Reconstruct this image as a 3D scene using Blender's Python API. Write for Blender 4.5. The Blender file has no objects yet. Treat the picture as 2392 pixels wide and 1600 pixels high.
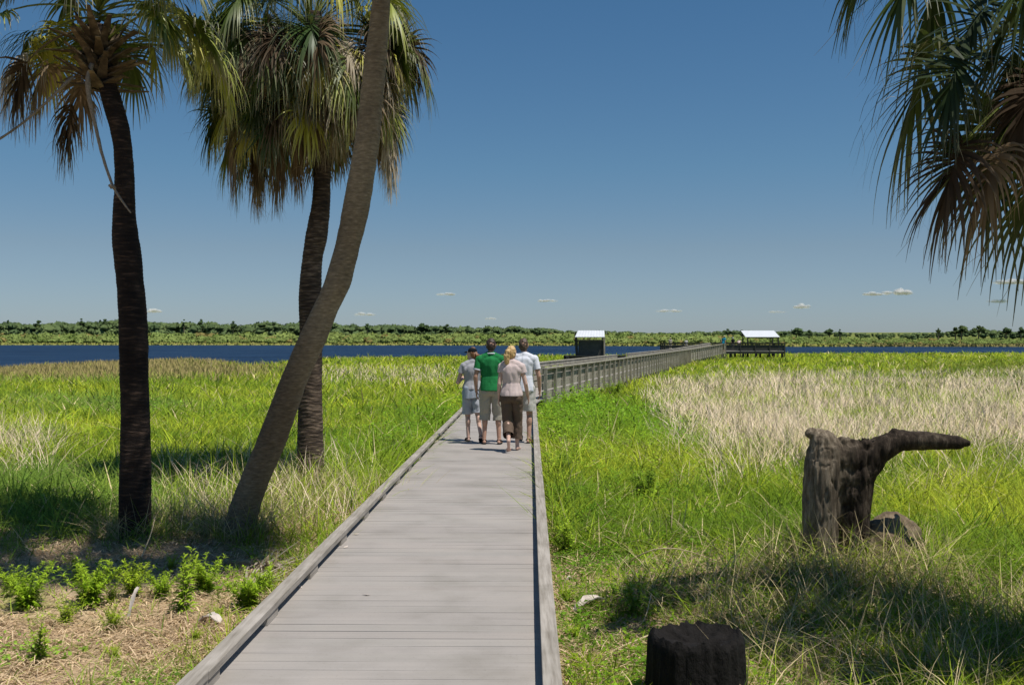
import bpy, math, random
import numpy as np
from mathutils import Vector, noise as mnoise

RS = np.random.RandomState
STX, STY = 2.72, 8.4
HAZE = False
rng = RS(7)
random.seed(7)
F = 2400.0; EYE = 1.7; CX = 1196.0; HY = 796.0      # focal length in photo pixels, eye height above the deck (deck top is z=0)
scene = bpy.context.scene
COL = scene.collection

def P(px, py, Y):
    return np.array([(px-CX)/F*Y, Y, EYE-(py-HY)/F*Y])

# ------------------------------------------------------------------ tagging
def tag(o, label=None, cat=None, group=None, kind=None):
    if label: o['label'] = label
    if cat: o['category'] = cat
    if group: o['group'] = group
    if kind: o['kind'] = kind
    return o
def empty(name, loc=(0,0,0), rz=0):
    o = bpy.data.objects.new(name, None); COL.objects.link(o)
    o.location = loc; o.rotation_euler = (0,0,rz); o.empty_display_size = .2
    return o
def make_mesh(name, V, faces=None, fl=None, fs=None, col=None, smooth=False):
    """V (n,3); faces = list of lists, or flat loop array fl with loop starts fs."""
    me = bpy.data.meshes.new(name)
    V = np.asarray(V, np.float32)
    if faces is not None:
        fs = np.zeros(len(faces), np.int32); n = 0; flat = []
        for i, f in enumerate(faces):
            fs[i] = n; n += len(f); flat.extend(f)
        fl = np.array(flat, np.int32)
    me.vertices.add(len(V)); me.vertices.foreach_set('co', V.ravel())
    me.loops.add(len(fl)); me.loops.foreach_set('vertex_index', np.asarray(fl, np.int32))
    me.polygons.add(len(fs)); me.polygons.foreach_set('loop_start', np.asarray(fs, np.int32))
    me.polygons.foreach_set('use_smooth', np.full(len(fs), bool(smooth)))
    me.update(calc_edges=True); me.validate()
    if col is not None:
        a = me.color_attributes.new('Col', 'FLOAT_COLOR', 'POINT')
        c = np.ones((len(V), 4), np.float32); c[:, :3] = col
        a.data.foreach_set('color', c.ravel())
    return me
def link(name, me, mat, parent=None, loc=None):
    o = bpy.data.objects.new(name, me); COL.objects.link(o)
    if mat is not None and len(me.materials) == 0: me.materials.append(mat)
    if parent is not None: o.parent = parent
    if loc is not None: o.location = loc
    return o

# ------------------------------------------------------------------ materials
def new_mat(name):
    m = bpy.data.materials.new(name); m.use_nodes = True
    nt = m.node_tree; nt.nodes.clear()
    out = nt.nodes.new('ShaderNodeOutputMaterial')
    return m, nt, out
def N(nt, t, **kw):
    n = nt.nodes.new(t)
    for k, v in kw.items(): setattr(n, k, v)
    return n
def ramp(nt, fac, stops):
    r = N(nt, 'ShaderNodeValToRGB')
    e = r.color_ramp.elements
    while len(e) < len(stops): e.new(.5)
    for i, (p, c) in enumerate(stops):
        e[i].position = p; e[i].color = (*c, 1)
    nt.links.new(fac, r.inputs[0]); return r.outputs[0]
def coords(nt, scale=(1,1,1), kind='Object'):
    tc = N(nt, 'ShaderNodeTexCoord'); mp = N(nt, 'ShaderNodeMapping')
    mp.inputs['Scale'].default_value = scale
    nt.links.new(tc.outputs[kind], mp.inputs[0]); return mp.outputs[0]
def noise_tex(nt, vec, scale, detail=4, rough=.6, dist=0):
    n = N(nt, 'ShaderNodeTexNoise')
    n.inputs['Scale'].default_value = scale; n.inputs['Detail'].default_value = detail
    n.inputs['Roughness'].default_value = rough; n.inputs['Distortion'].default_value = dist
    nt.links.new(vec, n.inputs['Vector']); return n.outputs[0]
def mixc(nt, a, b, fac, mode='MIX'):
    m = N(nt, 'ShaderNodeMix', data_type='RGBA', blend_type=mode)
    for s, v in ((m.inputs[0], fac), (m.inputs[6], a), (m.inputs[7], b)):
        if hasattr(v, 'links') or hasattr(v, 'is_linked'): nt.links.new(v, s)
        else: s.default_value = v if not isinstance(v, tuple) else (*v, 1)
    return m.outputs[2]
def surf(name, stops, scale=(1,1,1), nscale=8, rough=.85, bump=.3, bscale=None, detail=5, spec=.25, dist=.004, second=None):
    """noise-ramped principled surface"""
    m, nt, out = new_mat(name)
    v = coords(nt, scale)
    n = noise_tex(nt, v, nscale, detail)
    c = ramp(nt, n, stops)
    if second:
        n2 = noise_tex(nt, coords(nt, second[0]), second[1], 3)
        c = mixc(nt, c, ramp(nt, n2, second[2]), 1.0, 'MULTIPLY')
    b = N(nt, 'ShaderNodeBsdfPrincipled')
    nt.links.new(c, b.inputs['Base Color'])
    b.inputs['Roughness'].default_value = rough
    b.inputs['Specular IOR Level'].default_value = spec
    if bump:
        bn = noise_tex(nt, v, bscale or nscale*3, 5)
        bp = N(nt, 'ShaderNodeBump'); bp.inputs['Strength'].default_value = bump; bp.inputs['Distance'].default_value = dist
        nt.links.new(bn, bp.inputs['Height']); nt.links.new(bp.outputs[0], b.inputs['Normal'])
    nt.links.new(b.outputs[0], out.inputs[0])
    return m
def leaf_mat(name, trans=.45, rough=.55, spec=.3, gain=1.0, up=0):
    m, nt, out = new_mat(name)
    at = N(nt, 'ShaderNodeAttribute', attribute_name='Col')
    c = at.outputs['Color']
    if gain != 1: c = mixc(nt, c, (gain, gain, gain), 1.0, 'MULTIPLY')
    b = N(nt, 'ShaderNodeBsdfPrincipled')
    b.inputs['Roughness'].default_value = rough; b.inputs['Specular IOR Level'].default_value = spec
    nt.links.new(c, b.inputs['Base Color'])
    t = N(nt, 'ShaderNodeBsdfTranslucent')
    nt.links.new(mixc(nt, c, (1.0, 1.0, .75), 1.0, 'MULTIPLY'), t.inputs['Color'])
    if up:
        ge = N(nt, 'ShaderNodeNewGeometry'); sc = N(nt, 'ShaderNodeVectorMath', operation='SCALE'); sc.inputs['Scale'].default_value = 1-up
        nt.links.new(ge.outputs['Normal'], sc.inputs[0]); ad = N(nt, 'ShaderNodeVectorMath', operation='ADD'); ad.inputs[1].default_value = (0, 0, up)
        nt.links.new(sc.outputs[0], ad.inputs[0]); no = N(nt, 'ShaderNodeVectorMath', operation='NORMALIZE'); nt.links.new(ad.outputs[0], no.inputs[0])
        nt.links.new(no.outputs[0], b.inputs['Normal'])
    mx = N(nt, 'ShaderNodeMixShader'); mx.inputs[0].default_value = trans
    nt.links.new(b.outputs[0], mx.inputs[1]); nt.links.new(t.outputs[0], mx.inputs[2])
    nt.links.new(mx.outputs[0], out.inputs[0])
    return m

M = {}
M['grass'] = leaf_mat('grass_blade', .38, .6, .12, up=.62)
M['frond'] = leaf_mat('palm_leaf', .2, .45, .3)
M['dead'] = leaf_mat('dead_palm_leaf', .25, .8, .1)
M['weed'] = leaf_mat('weed_leaf', .4, .55, .12, up=.62)
M['straw'] = leaf_mat('straw', .2, .8, .1, up=.55)
M['far'] = leaf_mat('far_foliage', .25, .8, .03, up=.55)

def deck_mat():
    m, nt, out = new_mat('weathered_deck')
    tc = N(nt, 'ShaderNodeTexCoord')
    sep = N(nt, 'ShaderNodeSeparateXYZ'); nt.links.new(tc.outputs['Object'], sep.inputs[0])
    at = N(nt, 'ShaderNodeAttribute', attribute_name='Col')
    v = coords(nt, (.35, 9, 9))
    n = noise_tex(nt, v, 3.0, 6)
    c = ramp(nt, n, [(.2, (.312,.284,.262)), (.55, (.345,.314,.288)), (.85, (.378,.344,.316))])
    c = mixc(nt, c, at.outputs['Color'], 1.0, 'MULTIPLY')
    blot = noise_tex(nt, coords(nt, (1,1,1)), 1.6, 4)
    c = mixc(nt, c, ramp(nt, blot, [(.3, (.84,.84,.82)), (.5, (1,1,1)), (.7, (1.07,1.06,1.05))]), 1.0, 'MULTIPLY')
    speck = noise_tex(nt, coords(nt, (1,1,1)), 60, 2)
    c = mixc(nt, c, ramp(nt, speck, [(.25, (.86,.85,.84)), (.42, (1,1,1))]), 1.0, 'MULTIPLY')
    b = N(nt, 'ShaderNodeBsdfPrincipled'); b.inputs['Roughness'].default_value = .75; b.inputs['Specular IOR Level'].default_value = .25
    nt.links.new(c, b.inputs['Base Color'])
    bn = noise_tex(nt, coords(nt, (1.2, 30, 30)), 4, 5)
    bp = N(nt, 'ShaderNodeBump'); bp.inputs['Strength'].default_value = .12; bp.inputs['Distance'].default_value = .002
    nt.links.new(bn, bp.inputs['Height']); nt.links.new(bp.outputs[0], b.inputs['Normal'])
    nt.links.new(b.outputs[0], out.inputs[0]); return m
M['deck'] = deck_mat()
M['curb'] = surf('grey_curb_timber', [(.25,(.21,.182,.15)),(.5,(.34,.305,.265)),(.75,(.44,.40,.355))], (14,.8,14), 3, .85, .6, 6,
                 second=((1,1,1), 2.2, [(.3,(.75,.75,.72)),(.65,(1.1,1.1,1.1))]))
M['rail'] = surf('grey_rail_timber', [(.25,(.22,.20,.16)),(.5,(.35,.32,.26)),(.78,(.48,.445,.37))], (3,1.2,9), 3, .85, .5, 7,
                 second=((1,1,1), 1.3, [(.3,(.7,.7,.66)),(.65,(1.1,1.1,1.08))]))
M['darkwood'] = surf('dark_timber', [(.3,(.035,.036,.034)),(.7,(.07,.07,.065))], (2,2,6), 3, .85, .4, 7)  # plain dark wood tone for pier rails, kiosk frame and under-deck timber
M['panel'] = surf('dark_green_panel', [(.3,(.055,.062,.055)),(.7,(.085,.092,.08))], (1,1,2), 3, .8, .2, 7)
M['metalroof'] = surf('pale_metal_roof', [(.3,(.62,.64,.66)),(.7,(.74,.76,.78))], (1,1,1), 3, .45, .05, 7, spec=.5)
M['bark_shaded'] = surf('dark_palm_bark', [(.3,(.008,.006,.006)),(.55,(.022,.016,.013)),(.76,(.10,.068,.050))], (1,1,6), 7, .9, .8, 16, dist=.015,  # near-black: the crown's shade on the left trunk is put into the bark colour
                 second=((1,1,.6), 2.0, [(.35,(.55,.5,.5)),(.65,(1.4,1.3,1.2))]))
M['bark_mid'] = surf('brown_ringed_palm_bark', [(.3,(.022,.017,.014)),(.52,(.075,.056,.042)),(.75,(.26,.20,.15))], (1,1,6), 7, .9, .8, 16, dist=.015,
                 second=((1,1,.6), 1.4, [(.35,(.45,.42,.4)),(.65,(1.3,1.25,1.2))]))
M['bark_grey'] = surf('grey_brown_palm_bark', [(.3,(.12,.098,.070)),(.55,(.205,.170,.122)),(.78,(.32,.27,.20))], (2.5,2.5,9), 7, .9, .8, 20, dist=.010,
                 second=((1,1,.5), 1.6, [(.35,(.7,.65,.6)),(.65,(1.2,1.2,1.15))]))
M['boot'] = surf('palm_leaf_base', [(.3,(.035,.024,.014)),(.55,(.11,.078,.045)),(.8,(.34,.27,.17))], (1,1,2), 9, .85, .5, 30)
M['stump'] = surf('grey_rotten_wood', [(.25,(.04,.027,.017)),(.45,(.15,.105,.066)),(.65,(.30,.225,.15)),(.85,(.42,.33,.23))], (2.2,2.2,.9), 4.5, .9, 1, 14, dist=.03)
def stump_mat():
    m, nt, out = new_mat('weathered_dead_wood')
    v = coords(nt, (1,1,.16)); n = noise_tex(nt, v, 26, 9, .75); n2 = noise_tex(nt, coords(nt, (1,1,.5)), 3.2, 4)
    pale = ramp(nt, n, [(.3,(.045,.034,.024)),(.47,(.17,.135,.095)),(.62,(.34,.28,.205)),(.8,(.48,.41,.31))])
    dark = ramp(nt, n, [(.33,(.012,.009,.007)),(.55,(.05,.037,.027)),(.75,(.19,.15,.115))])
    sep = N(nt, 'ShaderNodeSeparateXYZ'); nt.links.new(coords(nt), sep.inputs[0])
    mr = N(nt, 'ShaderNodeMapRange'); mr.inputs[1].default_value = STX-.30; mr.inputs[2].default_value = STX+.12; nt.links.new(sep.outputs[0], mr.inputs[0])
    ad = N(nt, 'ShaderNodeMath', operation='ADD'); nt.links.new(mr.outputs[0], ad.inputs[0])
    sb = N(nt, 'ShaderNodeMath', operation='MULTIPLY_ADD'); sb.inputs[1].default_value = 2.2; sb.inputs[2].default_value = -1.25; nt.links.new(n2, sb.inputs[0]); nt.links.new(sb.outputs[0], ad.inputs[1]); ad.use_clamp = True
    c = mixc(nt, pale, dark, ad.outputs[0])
    b = N(nt, 'ShaderNodeBsdfPrincipled'); b.inputs['Roughness'].default_value = .9; b.inputs['Specular IOR Level'].default_value = .15; nt.links.new(c, b.inputs['Base Color'])
    bp = N(nt, 'ShaderNodeBump'); bp.inputs['Strength'].default_value = 1; bp.inputs['Distance'].default_value = .02
    nt.links.new(n, bp.inputs['Height']); nt.links.new(bp.outputs[0], b.inputs['Normal']); nt.links.new(b.outputs[0], out.inputs[0]); return m
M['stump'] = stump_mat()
M['logwood'] = surf('grey_log_wood', [(.25,(.05,.036,.024)),(.5,(.17,.125,.08)),(.75,(.32,.25,.17))], (1,1,.6), 8, .9, 1, 20, dist=.02)
M['stump_dark'] = surf('charred_wood', [(.3,(.005,.004,.003)),(.6,(.012,.010,.009)),(.85,(.045,.04,.036))], (2,2,1), 7, .9, 1, 20, dist=.02)
M['vine'] = surf('grey_vine_bark', [(.3,(.14,.115,.09)),(.7,(.30,.26,.21))], (8,8,8), 8, .9, .5, 20)
M['bleached'] = surf('bleached_dry_sheath', [(.3,(.45,.38,.32)),(.7,(.66,.58,.52))], (1,1,1), 9, .85, .4, 30)
M['stem'] = surf('weed_stem', [(.3,(.14,.14,.05)),(.7,(.24,.22,.09))], (1,1,1), 12, .9, 0)
def cloth(name, c, fold=.25):
    d = tuple(x*.86 for x in c)
    return surf(name, [(.3, d), (.7, c)], (1,1,1), 5, .9, fold, 14, dist=.01, spec=.1)
M['skin'] = surf('skin', [(.3,(.42,.235,.165)),(.7,(.52,.31,.225))], (1,1,1), 9, .55, .05, 40)
M['skin_pale'] = surf('pale_skin', [(.3,(.54,.345,.27)),(.7,(.64,.43,.35))], (1,1,1), 9, .55, .05, 40)
M['c_green'] = cloth('green_cotton', (.022,.20,.062))
M['c_white'] = cloth('white_cotton', (.74,.75,.82))
M['c_pink'] = cloth('pale_pink_cotton', (.64,.52,.50))
M['c_grey'] = cloth('light_grey_cotton', (.40,.40,.43))
M['c_khaki'] = cloth('khaki_cotton', (.42,.38,.31))
M['c_palek'] = cloth('pale_grey_cotton', (.52,.50,.46))
M['c_brown'] = cloth('brown_cotton', (.135,.095,.07))
M['c_blue'] = cloth('pale_blue_cotton', (.36,.41,.49))
M['c_shorts'] = cloth('pale_grey_blue_cotton', (.44,.46,.52))
M['c_teal'] = cloth('teal_cotton', (.02,.24,.36))
M['c_black'] = cloth('black_cotton', (.012,.014,.016))
M['c_straw'] = cloth('straw_hat', (.72,.62,.42))
M['hair_dark'] = surf('dark_brown_hair', [(.3,(.022,.013,.009)),(.7,(.06,.036,.024))], (6,6,1), 12, .5, .6, 30, spec=.4)
M['hair_mid'] = surf('brown_hair', [(.3,(.05,.03,.018)),(.7,(.12,.078,.05))], (6,6,1), 12, .5, .6, 30, spec=.4)
M['hair_auburn'] = surf('auburn_hair', [(.3,(.16,.07,.03)),(.7,(.34,.17,.08))], (6,6,1), 12, .5, .6, 30, spec=.4)
M['hair_blond'] = surf('blond_hair', [(.3,(.38,.22,.075)),(.7,(.76,.54,.26))], (8,8,1), 12, .5, .6, 30, spec=.4)
M['eye'] = surf('eye_dark', [(.3,(.02,.015,.01)),(.7,(.04,.03,.02))], (1,1,1), 3, .2, 0)

# ------------------------------------------------------------------ box collector
class MB:
    def __init__(s): s.v = []; s.f = []; s.c = []
    def box(s, a, b, w, h, side=None, col=(1,1,1)):
        """box whose axis runs a->b, horizontal width w, height h (centred)"""
        a = Vector(a); b = Vector(b); d = (b-a).normalized()
        if side is None:
            side = d.cross(Vector((0,0,1)))
            side = side.normalized() if side.length > 1e-4 else Vector((1,0,0))
        else: side = Vector(side).normalized()
        up = side.cross(d).normalized()
        n = len(s.v)
        for p in (a, b):
            for i, j in ((-1,-1),(1,-1),(1,1),(-1,1)):
                s.v.append(tuple(p + side*(w/2*i) + up*(h/2*j))); s.c.append(col)
        s.f += [[n,n+1,n+2,n+3],[n+7,n+6,n+5,n+4],[n,n+4,n+5,n+1],[n+1,n+5,n+6,n+2],[n+2,n+6,n+7,n+3],[n+3,n+7,n+4,n]]
        return s
    def build(s, name, mat, parent=None, bevel=0, origin=None):
        V = np.array(s.v, float)
        if origin is not None: V = V-np.array(origin)
        me = make_mesh(name, V, s.f, col=np.array(s.c))
        o = link(name, me, mat, parent)
        if origin is not None: o.location = origin
        if bevel:
            b = o.modifiers.new('b', 'BEVEL'); b.width = bevel; b.segments = 2; b.limit_method = 'ANGLE'
        return o

# ------------------------------------------------------------------ terrain
SH_PX = [-2500,-400,0,256,448,520,580,640,755,1000,1240,1440,1850,2392,2900,5000]
SH_Y  = [45,56,74,96,114,100,90,95,126,137,150,150,172,180,182,182]
def shoreY(px): return np.interp(px, SH_PX, SH_Y)
FB_PX = [-3000,0,1000,1340,1850,2392,5000]; FB_Y = [620,592,555,500,432,420,420]
def farY(px): return np.interp(px, FB_PX, FB_Y)
def sst(a, b, x):
    t = np.clip((x-a)/(b-a), 0, 1); return t*t*(3-2*t)
def gz(x, y):
    x = np.asarray(x, float); y = np.asarray(y, float)
    yy = np.maximum(y, 1.0); px = CX + F*x/yy
    px = np.clip(px, -3000, 5000)
    z = -.25 - .35*sst(14, 45, y)
    z = z + .16*np.exp(-((x-STX)**2+(y-STY)**2)/1.5) + .05*np.exp(-((x+4)**2+(y-10)**2)/3.)
    z = z + .025*np.sin(x*2.1+.7*y)*np.cos(y*1.7-.4*x) + .012*np.sin(x*5.3+1)*np.sin(y*4.7)
    s = y-shoreY(px)
    z = z - 1.2*sst(-3, 14, s)
    fs = y-farY(px)
    zf = -.78 + .018*np.clip(fs, 0, 150) + .03*np.clip(fs-150, 0, 200) 
    z = np.where(fs > 0, zf, z)
    return z

def vnoise(x, y, s, seed=0):
    """cheap vectorised value noise 0..1"""
    x = np.asarray(x)*s+seed*17.3; y = np.asarray(y)*s+seed*9.1
    xi = np.floor(x).astype(np.int64); yi = np.floor(y).astype(np.int64); fx = x-xi; fy = y-yi
    fx = fx*fx*(3-2*fx); fy = fy*fy*(3-2*fy)
    def h(a, b):
        n = (a*374761393 + b*668265263 + seed*974711) & 0x7fffffff
        n = ((n ^ (n >> 13))*1274126177) & 0x7fffffff
        return ((n ^ (n >> 16)) & 0xffff)/65535.0
    return (h(xi,yi)*(1-fx)+h(xi+1,yi)*fx)*(1-fy) + (h(xi,yi+1)*(1-fx)+h(xi+1,yi+1)*fx)*fy
def fbm(x, y, s, seed=0):
    return vnoise(x,y,s,seed)*.5+vnoise(x,y,s*2.1,seed+1)*.3+vnoise(x,y,s*4.3,seed+2)*.2

def build_ground():
    ys = np.concatenate([np.linspace(-12, 2, 10), np.arange(2.3, 20, .22), np.geomspace(20.3, 260, 150), np.linspace(268, 900, 90), np.geomspace(950, 14000, 14)])
    xs = np.concatenate([-np.geomspace(9000, 22, 46), np.arange(-21, 21.01, .25), np.geomspace(22, 9000, 46)])
    X, Y = np.meshgrid(xs, ys); Z = gz(X, Y)
    V = np.stack([X.ravel(), Y.ravel(), Z.ravel()], 1)
    nx, ny = len(xs), len(ys)
    i = np.arange(nx-1)[None, :] + nx*np.arange(ny-1)[:, None]
    i = i.ravel(); q = np.stack([i, i+1, i+nx+1, i+nx], 1)
    me = make_mesh('ground', V, fl=q.ravel(), fs=np.arange(len(q))*4, smooth=True)
    m, nt, out = new_mat('earth')
    tc = N(nt, 'ShaderNodeTexCoord'); sep = N(nt, 'ShaderNodeSeparateXYZ'); nt.links.new(tc.outputs['Object'], sep.inputs[0])
    v = coords(nt)
    n1 = noise_tex(nt, v, 1.1, 6); n2 = noise_tex(nt, v, 9, 6, .7); n3 = noise_tex(nt, v, 45, 4, .7)
    earth = ramp(nt, n2, [(.3,(.26,.18,.11)),(.5,(.50,.37,.24)),(.72,(.68,.53,.37))])
    moss = ramp(nt, n3, [(.3,(.12,.16,.022)),(.7,(.30,.33,.06))])
    near = mixc(nt, earth, moss, ramp(nt, n1, [(.50,(0,0,0)),(.62,(.75,.75,.75))]))
    far = ramp(nt, noise_tex(nt, coords(nt, (.02,.02,.02)), 3, 5), [(.3,(.10,.14,.03)),(.6,(.20,.22,.06)),(.8,(.30,.26,.11))])
    mr = N(nt, 'ShaderNodeMapRange'); mr.inputs[1].default_value = 16; mr.inputs[2].default_value = 45
    nt.links.new(sep.outputs[1], mr.inputs[0])
    c = mixc(nt, near, far, mr.outputs[0])
    b = N(nt, 'ShaderNodeBsdfPrincipled'); b.inputs['Roughness'].default_value = .95; b.inputs['Specular IOR Level'].default_value = .1
    nt.links.new(c, b.inputs['Base Color'])
    bp = N(nt, 'ShaderNodeBump'); bp.inputs['Strength'].default_value = .8; bp.inputs['Distance'].default_value = .03
    nt.links.new(n2, bp.inputs['Height']); nt.links.new(bp.outputs[0], b.inputs['Normal'])
    nt.links.new(b.outputs[0], out.inputs[0])
    tag(link('ground', me, m), kind='structure')
build_ground()

def build_water():
    V = [(-2500,38,-.8),(2500,38,-.8),(2500,680,-.8),(-2500,680,-.8)]
    me = make_mesh('water', V, [[0,1,2,3]])
    m, nt, out = new_mat('lake_water')
    v = coords(nt, (.35, 1, 1)); n = noise_tex(nt, v, .55, 6, .7)
    n2 = noise_tex(nt, coords(nt, (.018,.045,1)), 1.6, 6, .8)
    c = ramp(nt, n2, [(.36,(.003,.010,.030)),(.5,(.008,.024,.060)),(.64,(.022,.050,.10))])
    d = N(nt, 'ShaderNodeBsdfPrincipled'); d.inputs['Roughness'].default_value = .35; d.inputs['Specular IOR Level'].default_value = .12; d.inputs['IOR'].default_value = 1.15
    nt.links.new(c, d.inputs['Base Color'])
    bp = N(nt, 'ShaderNodeBump'); bp.inputs['Strength'].default_value = 1; bp.inputs['Distance'].default_value = .6
    nt.links.new(n, bp.inputs['Height']); nt.links.new(bp.outputs[0], d.inputs['Normal'])
    nt.links.new(d.outputs[0], out.inputs[0])
    tag(link('water', me, m), kind='structure')
build_water()

# ------------------------------------------------------------------ grass
DKX = 42/F          # direction of the boardwalk
def deck_mask(x, y):
    ax = x - DKX*y
    return (ax > -1.69) & (ax < .2) & (y < 30)
def rail_line(y): return .9+.237*(y-30)
def walk_mask(x, y):
    r = rail_line(y)
    return (x < r+.12) & (x > r-1.95) & (y > 27.5) & (y < 98)

def blades(name, pos, h, w, col, lean=.25, curl=.5, mat='grass', seed=1, az=None, segs=3, flat=False, tipcol=None):
    r = RS(seed); n = len(pos)
    az = r.rand(n)*6.283 if az is None else az
    d = np.stack([np.cos(az), np.sin(az), np.zeros(n)], 1)
    fa = r.rand(n)*6.283
    s = np.stack([np.cos(fa), np.sin(fa), np.zeros(n)], 1)
    ln = lean*(r.rand(n)*1.6+.1); cu = curl*r.rand(n)**1.3*1.6
    rows = []
    for k in range(segs+1):
        t = k/segs
        hor = (ln*t+cu*t*t)*h
        up = h*(t*(1-.12*ln) - .42*cu*t**2.2)
        c = pos + d*hor[:, None]; c[:, 2] += np.maximum(up, .004)
        wd = w*(1-t)**.55*(.75 if k == 0 else 1)
        if k < segs: rows += [c - s*wd[:, None]/2, c + s*wd[:, None]/2]
        else: rows.append(c)
    nv = 2*segs+1
    V = np.stack(rows, 1).reshape(-1, 3)
    base = (np.arange(n)*nv)[:, None]
    pat = []; starts = []; q = 0
    for k in range(segs-1):
        a = 2*k; pat += [a, a+1, a+3, a+2]; starts.append(q); q += 4
    a = 2*(segs-1); pat += [a, a+1, a+2]; starts.append(q); q += 3
    fl = (base+np.array(pat)[None, :]).ravel()
    fs = ((np.arange(n)*q)[:, None]+np.array(starts)[None, :]).ravel()
    C = np.repeat(col[:, None, :], nv, 1)
    if tipcol is not None:
        C[:, -3:] = C[:, -3:]*.6+np.array(tipcol)*.4
    me = make_mesh(name, V, fl=fl, fs=fs, col=C.reshape(-1, 3), smooth=True)
    return link(name, me, M[mat])

def scatter(n, y0, y1, margin=1.3, p=2.0, kx=.56, seed=0):
    """random ground points with density ~ 1/Y^p inside the widened view wedge"""
    r = RS(seed); q = 2-p     # area element ~ Y dY
    u = r.rand(n)
    if abs(q) < 1e-6: y = y0*(y1/y0)**u
    else: y = (y0**q + u*(y1**q-y0**q))**(1/q)
    x = (r.rand(n)*2-1)*(kx*y+margin)
    return x, y, r

G_YEL = np.array([.50,.56,.045]); G_MID = np.array([.35,.46,.034]); G_DEEP = np.array([.17,.28,.022])
G_BLUE = np.array([.22,.35,.07]); TAN = np.array([.44,.34,.15]); STRAW = np.array([.80,.65,.38]); PINK = np.array([.95,.77,.63])
def pxpy(x, y):
    return CX+F*x/y, HY+F*(EYE-gz(x, y))/y
def bell(v, a, b, s): return sst(a-s, a+s, v)*(1-sst(b-s, b+s, v))

def dry_w(x, y):
    """0..1 weight of the pale dead reeds (a patch of the meadow right of the walk)"""
    px, py = pxpy(x, y)
    nn = fbm(x, y, .16, 3); n2 = fbm(x, y, .7, 8)
    wob = (nn-.5)
    wob2 = fbm(x, y, .9, 23)-.5
    main = sst(866+40*wob, 906+40*wob, py)*(1-sst(960, 1150, py+190*wob+150*wob2)) * sst(1500, 1600, px+wob*160 - .25*(1000-py)*0)
    main = main*np.where(px < 1650, sst(885, 905, py)*(1-.6*sst(980,1060,py)), 1)
    main = main*np.clip(.25+1.4*sst(.36,.6,n2), 0, 1)
    leftp = bell(py, 868, 905, 12)*bell(px, 740, 1040, 60)*.65*sst(.42,.62,n2+.08)
    left2 = bell(py, 1020, 1120, 25)*(1-sst(60,170,px+wob*120))*.6*sst(.35,.55,n2+.1)
    left3 = bell(py, 1110, 1250, 30)*bell(px, 380, 860, 50)*.16
    tan = bell(py, 845, 893, 14)*(1-sst(300, 700, px+wob*300))*.9
    return np.clip(main, 0, 1), np.clip(leftp+left2+left3, 0, 1), np.clip(tan, 0, 1)

def grass_colors(x, y, r, dead_ok=True):
    n = len(x)
    px, py = pxpy(x, y)
    a = fbm(x, y, .35 if True else 1, 21); b = fbm(x, y, .09, 31); c = fbm(x, y, 1.1, 41)
    u = r.rand(n)
    c2 = vnoise(x, y, 3.6, 61)
    t = np.clip((a-.30)*2.0 + (c-.5)*1.2 + (c2-.5)*.9 + (u-.5)*.7, 0, 1)[:, None]
    col = G_DEEP*(1-t)**2 + G_MID*2*t*(1-t) + G_YEL*t*t
    bl = (sst(.52,.68,b)*(1-sst(300,700,px)))[:, None]*.6
    col = col*(1-bl)+G_BLUE*bl
    # a brownish olive band far right
    ol = (sst(1950,2300,px)*bell(py, 850, 905, 15)*sst(.4,.6,a+.1))[:, None]*.55
    col = col*(1-ol)+np.array([.16,.17,.05])*ol
    # near the walk's left edge and beside the rail: deeper green
    ax = x-DKX*y
    dg = (bell(ax, -3.0, -1.6, .5)*bell(y, 12, 26, 2)+bell(ax, .2, 3.3, .6)*bell(y, 17, 32, 3))[:, None]*.75
    dg = np.clip(dg, 0, .8)
    col = col*(1-dg)+G_DEEP*1.25*dg
    v = (.55+.85*r.rand(n)**1.3)[:, None]
    dead = r.rand(n) < .03+.12*sst(.55,.75,fbm(x, y, .55, 71))
    dead &= dead_ok
    col[dead] = STRAW*(.7+.5*r.rand(dead.sum()))[:, None]
    return col*v

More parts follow.
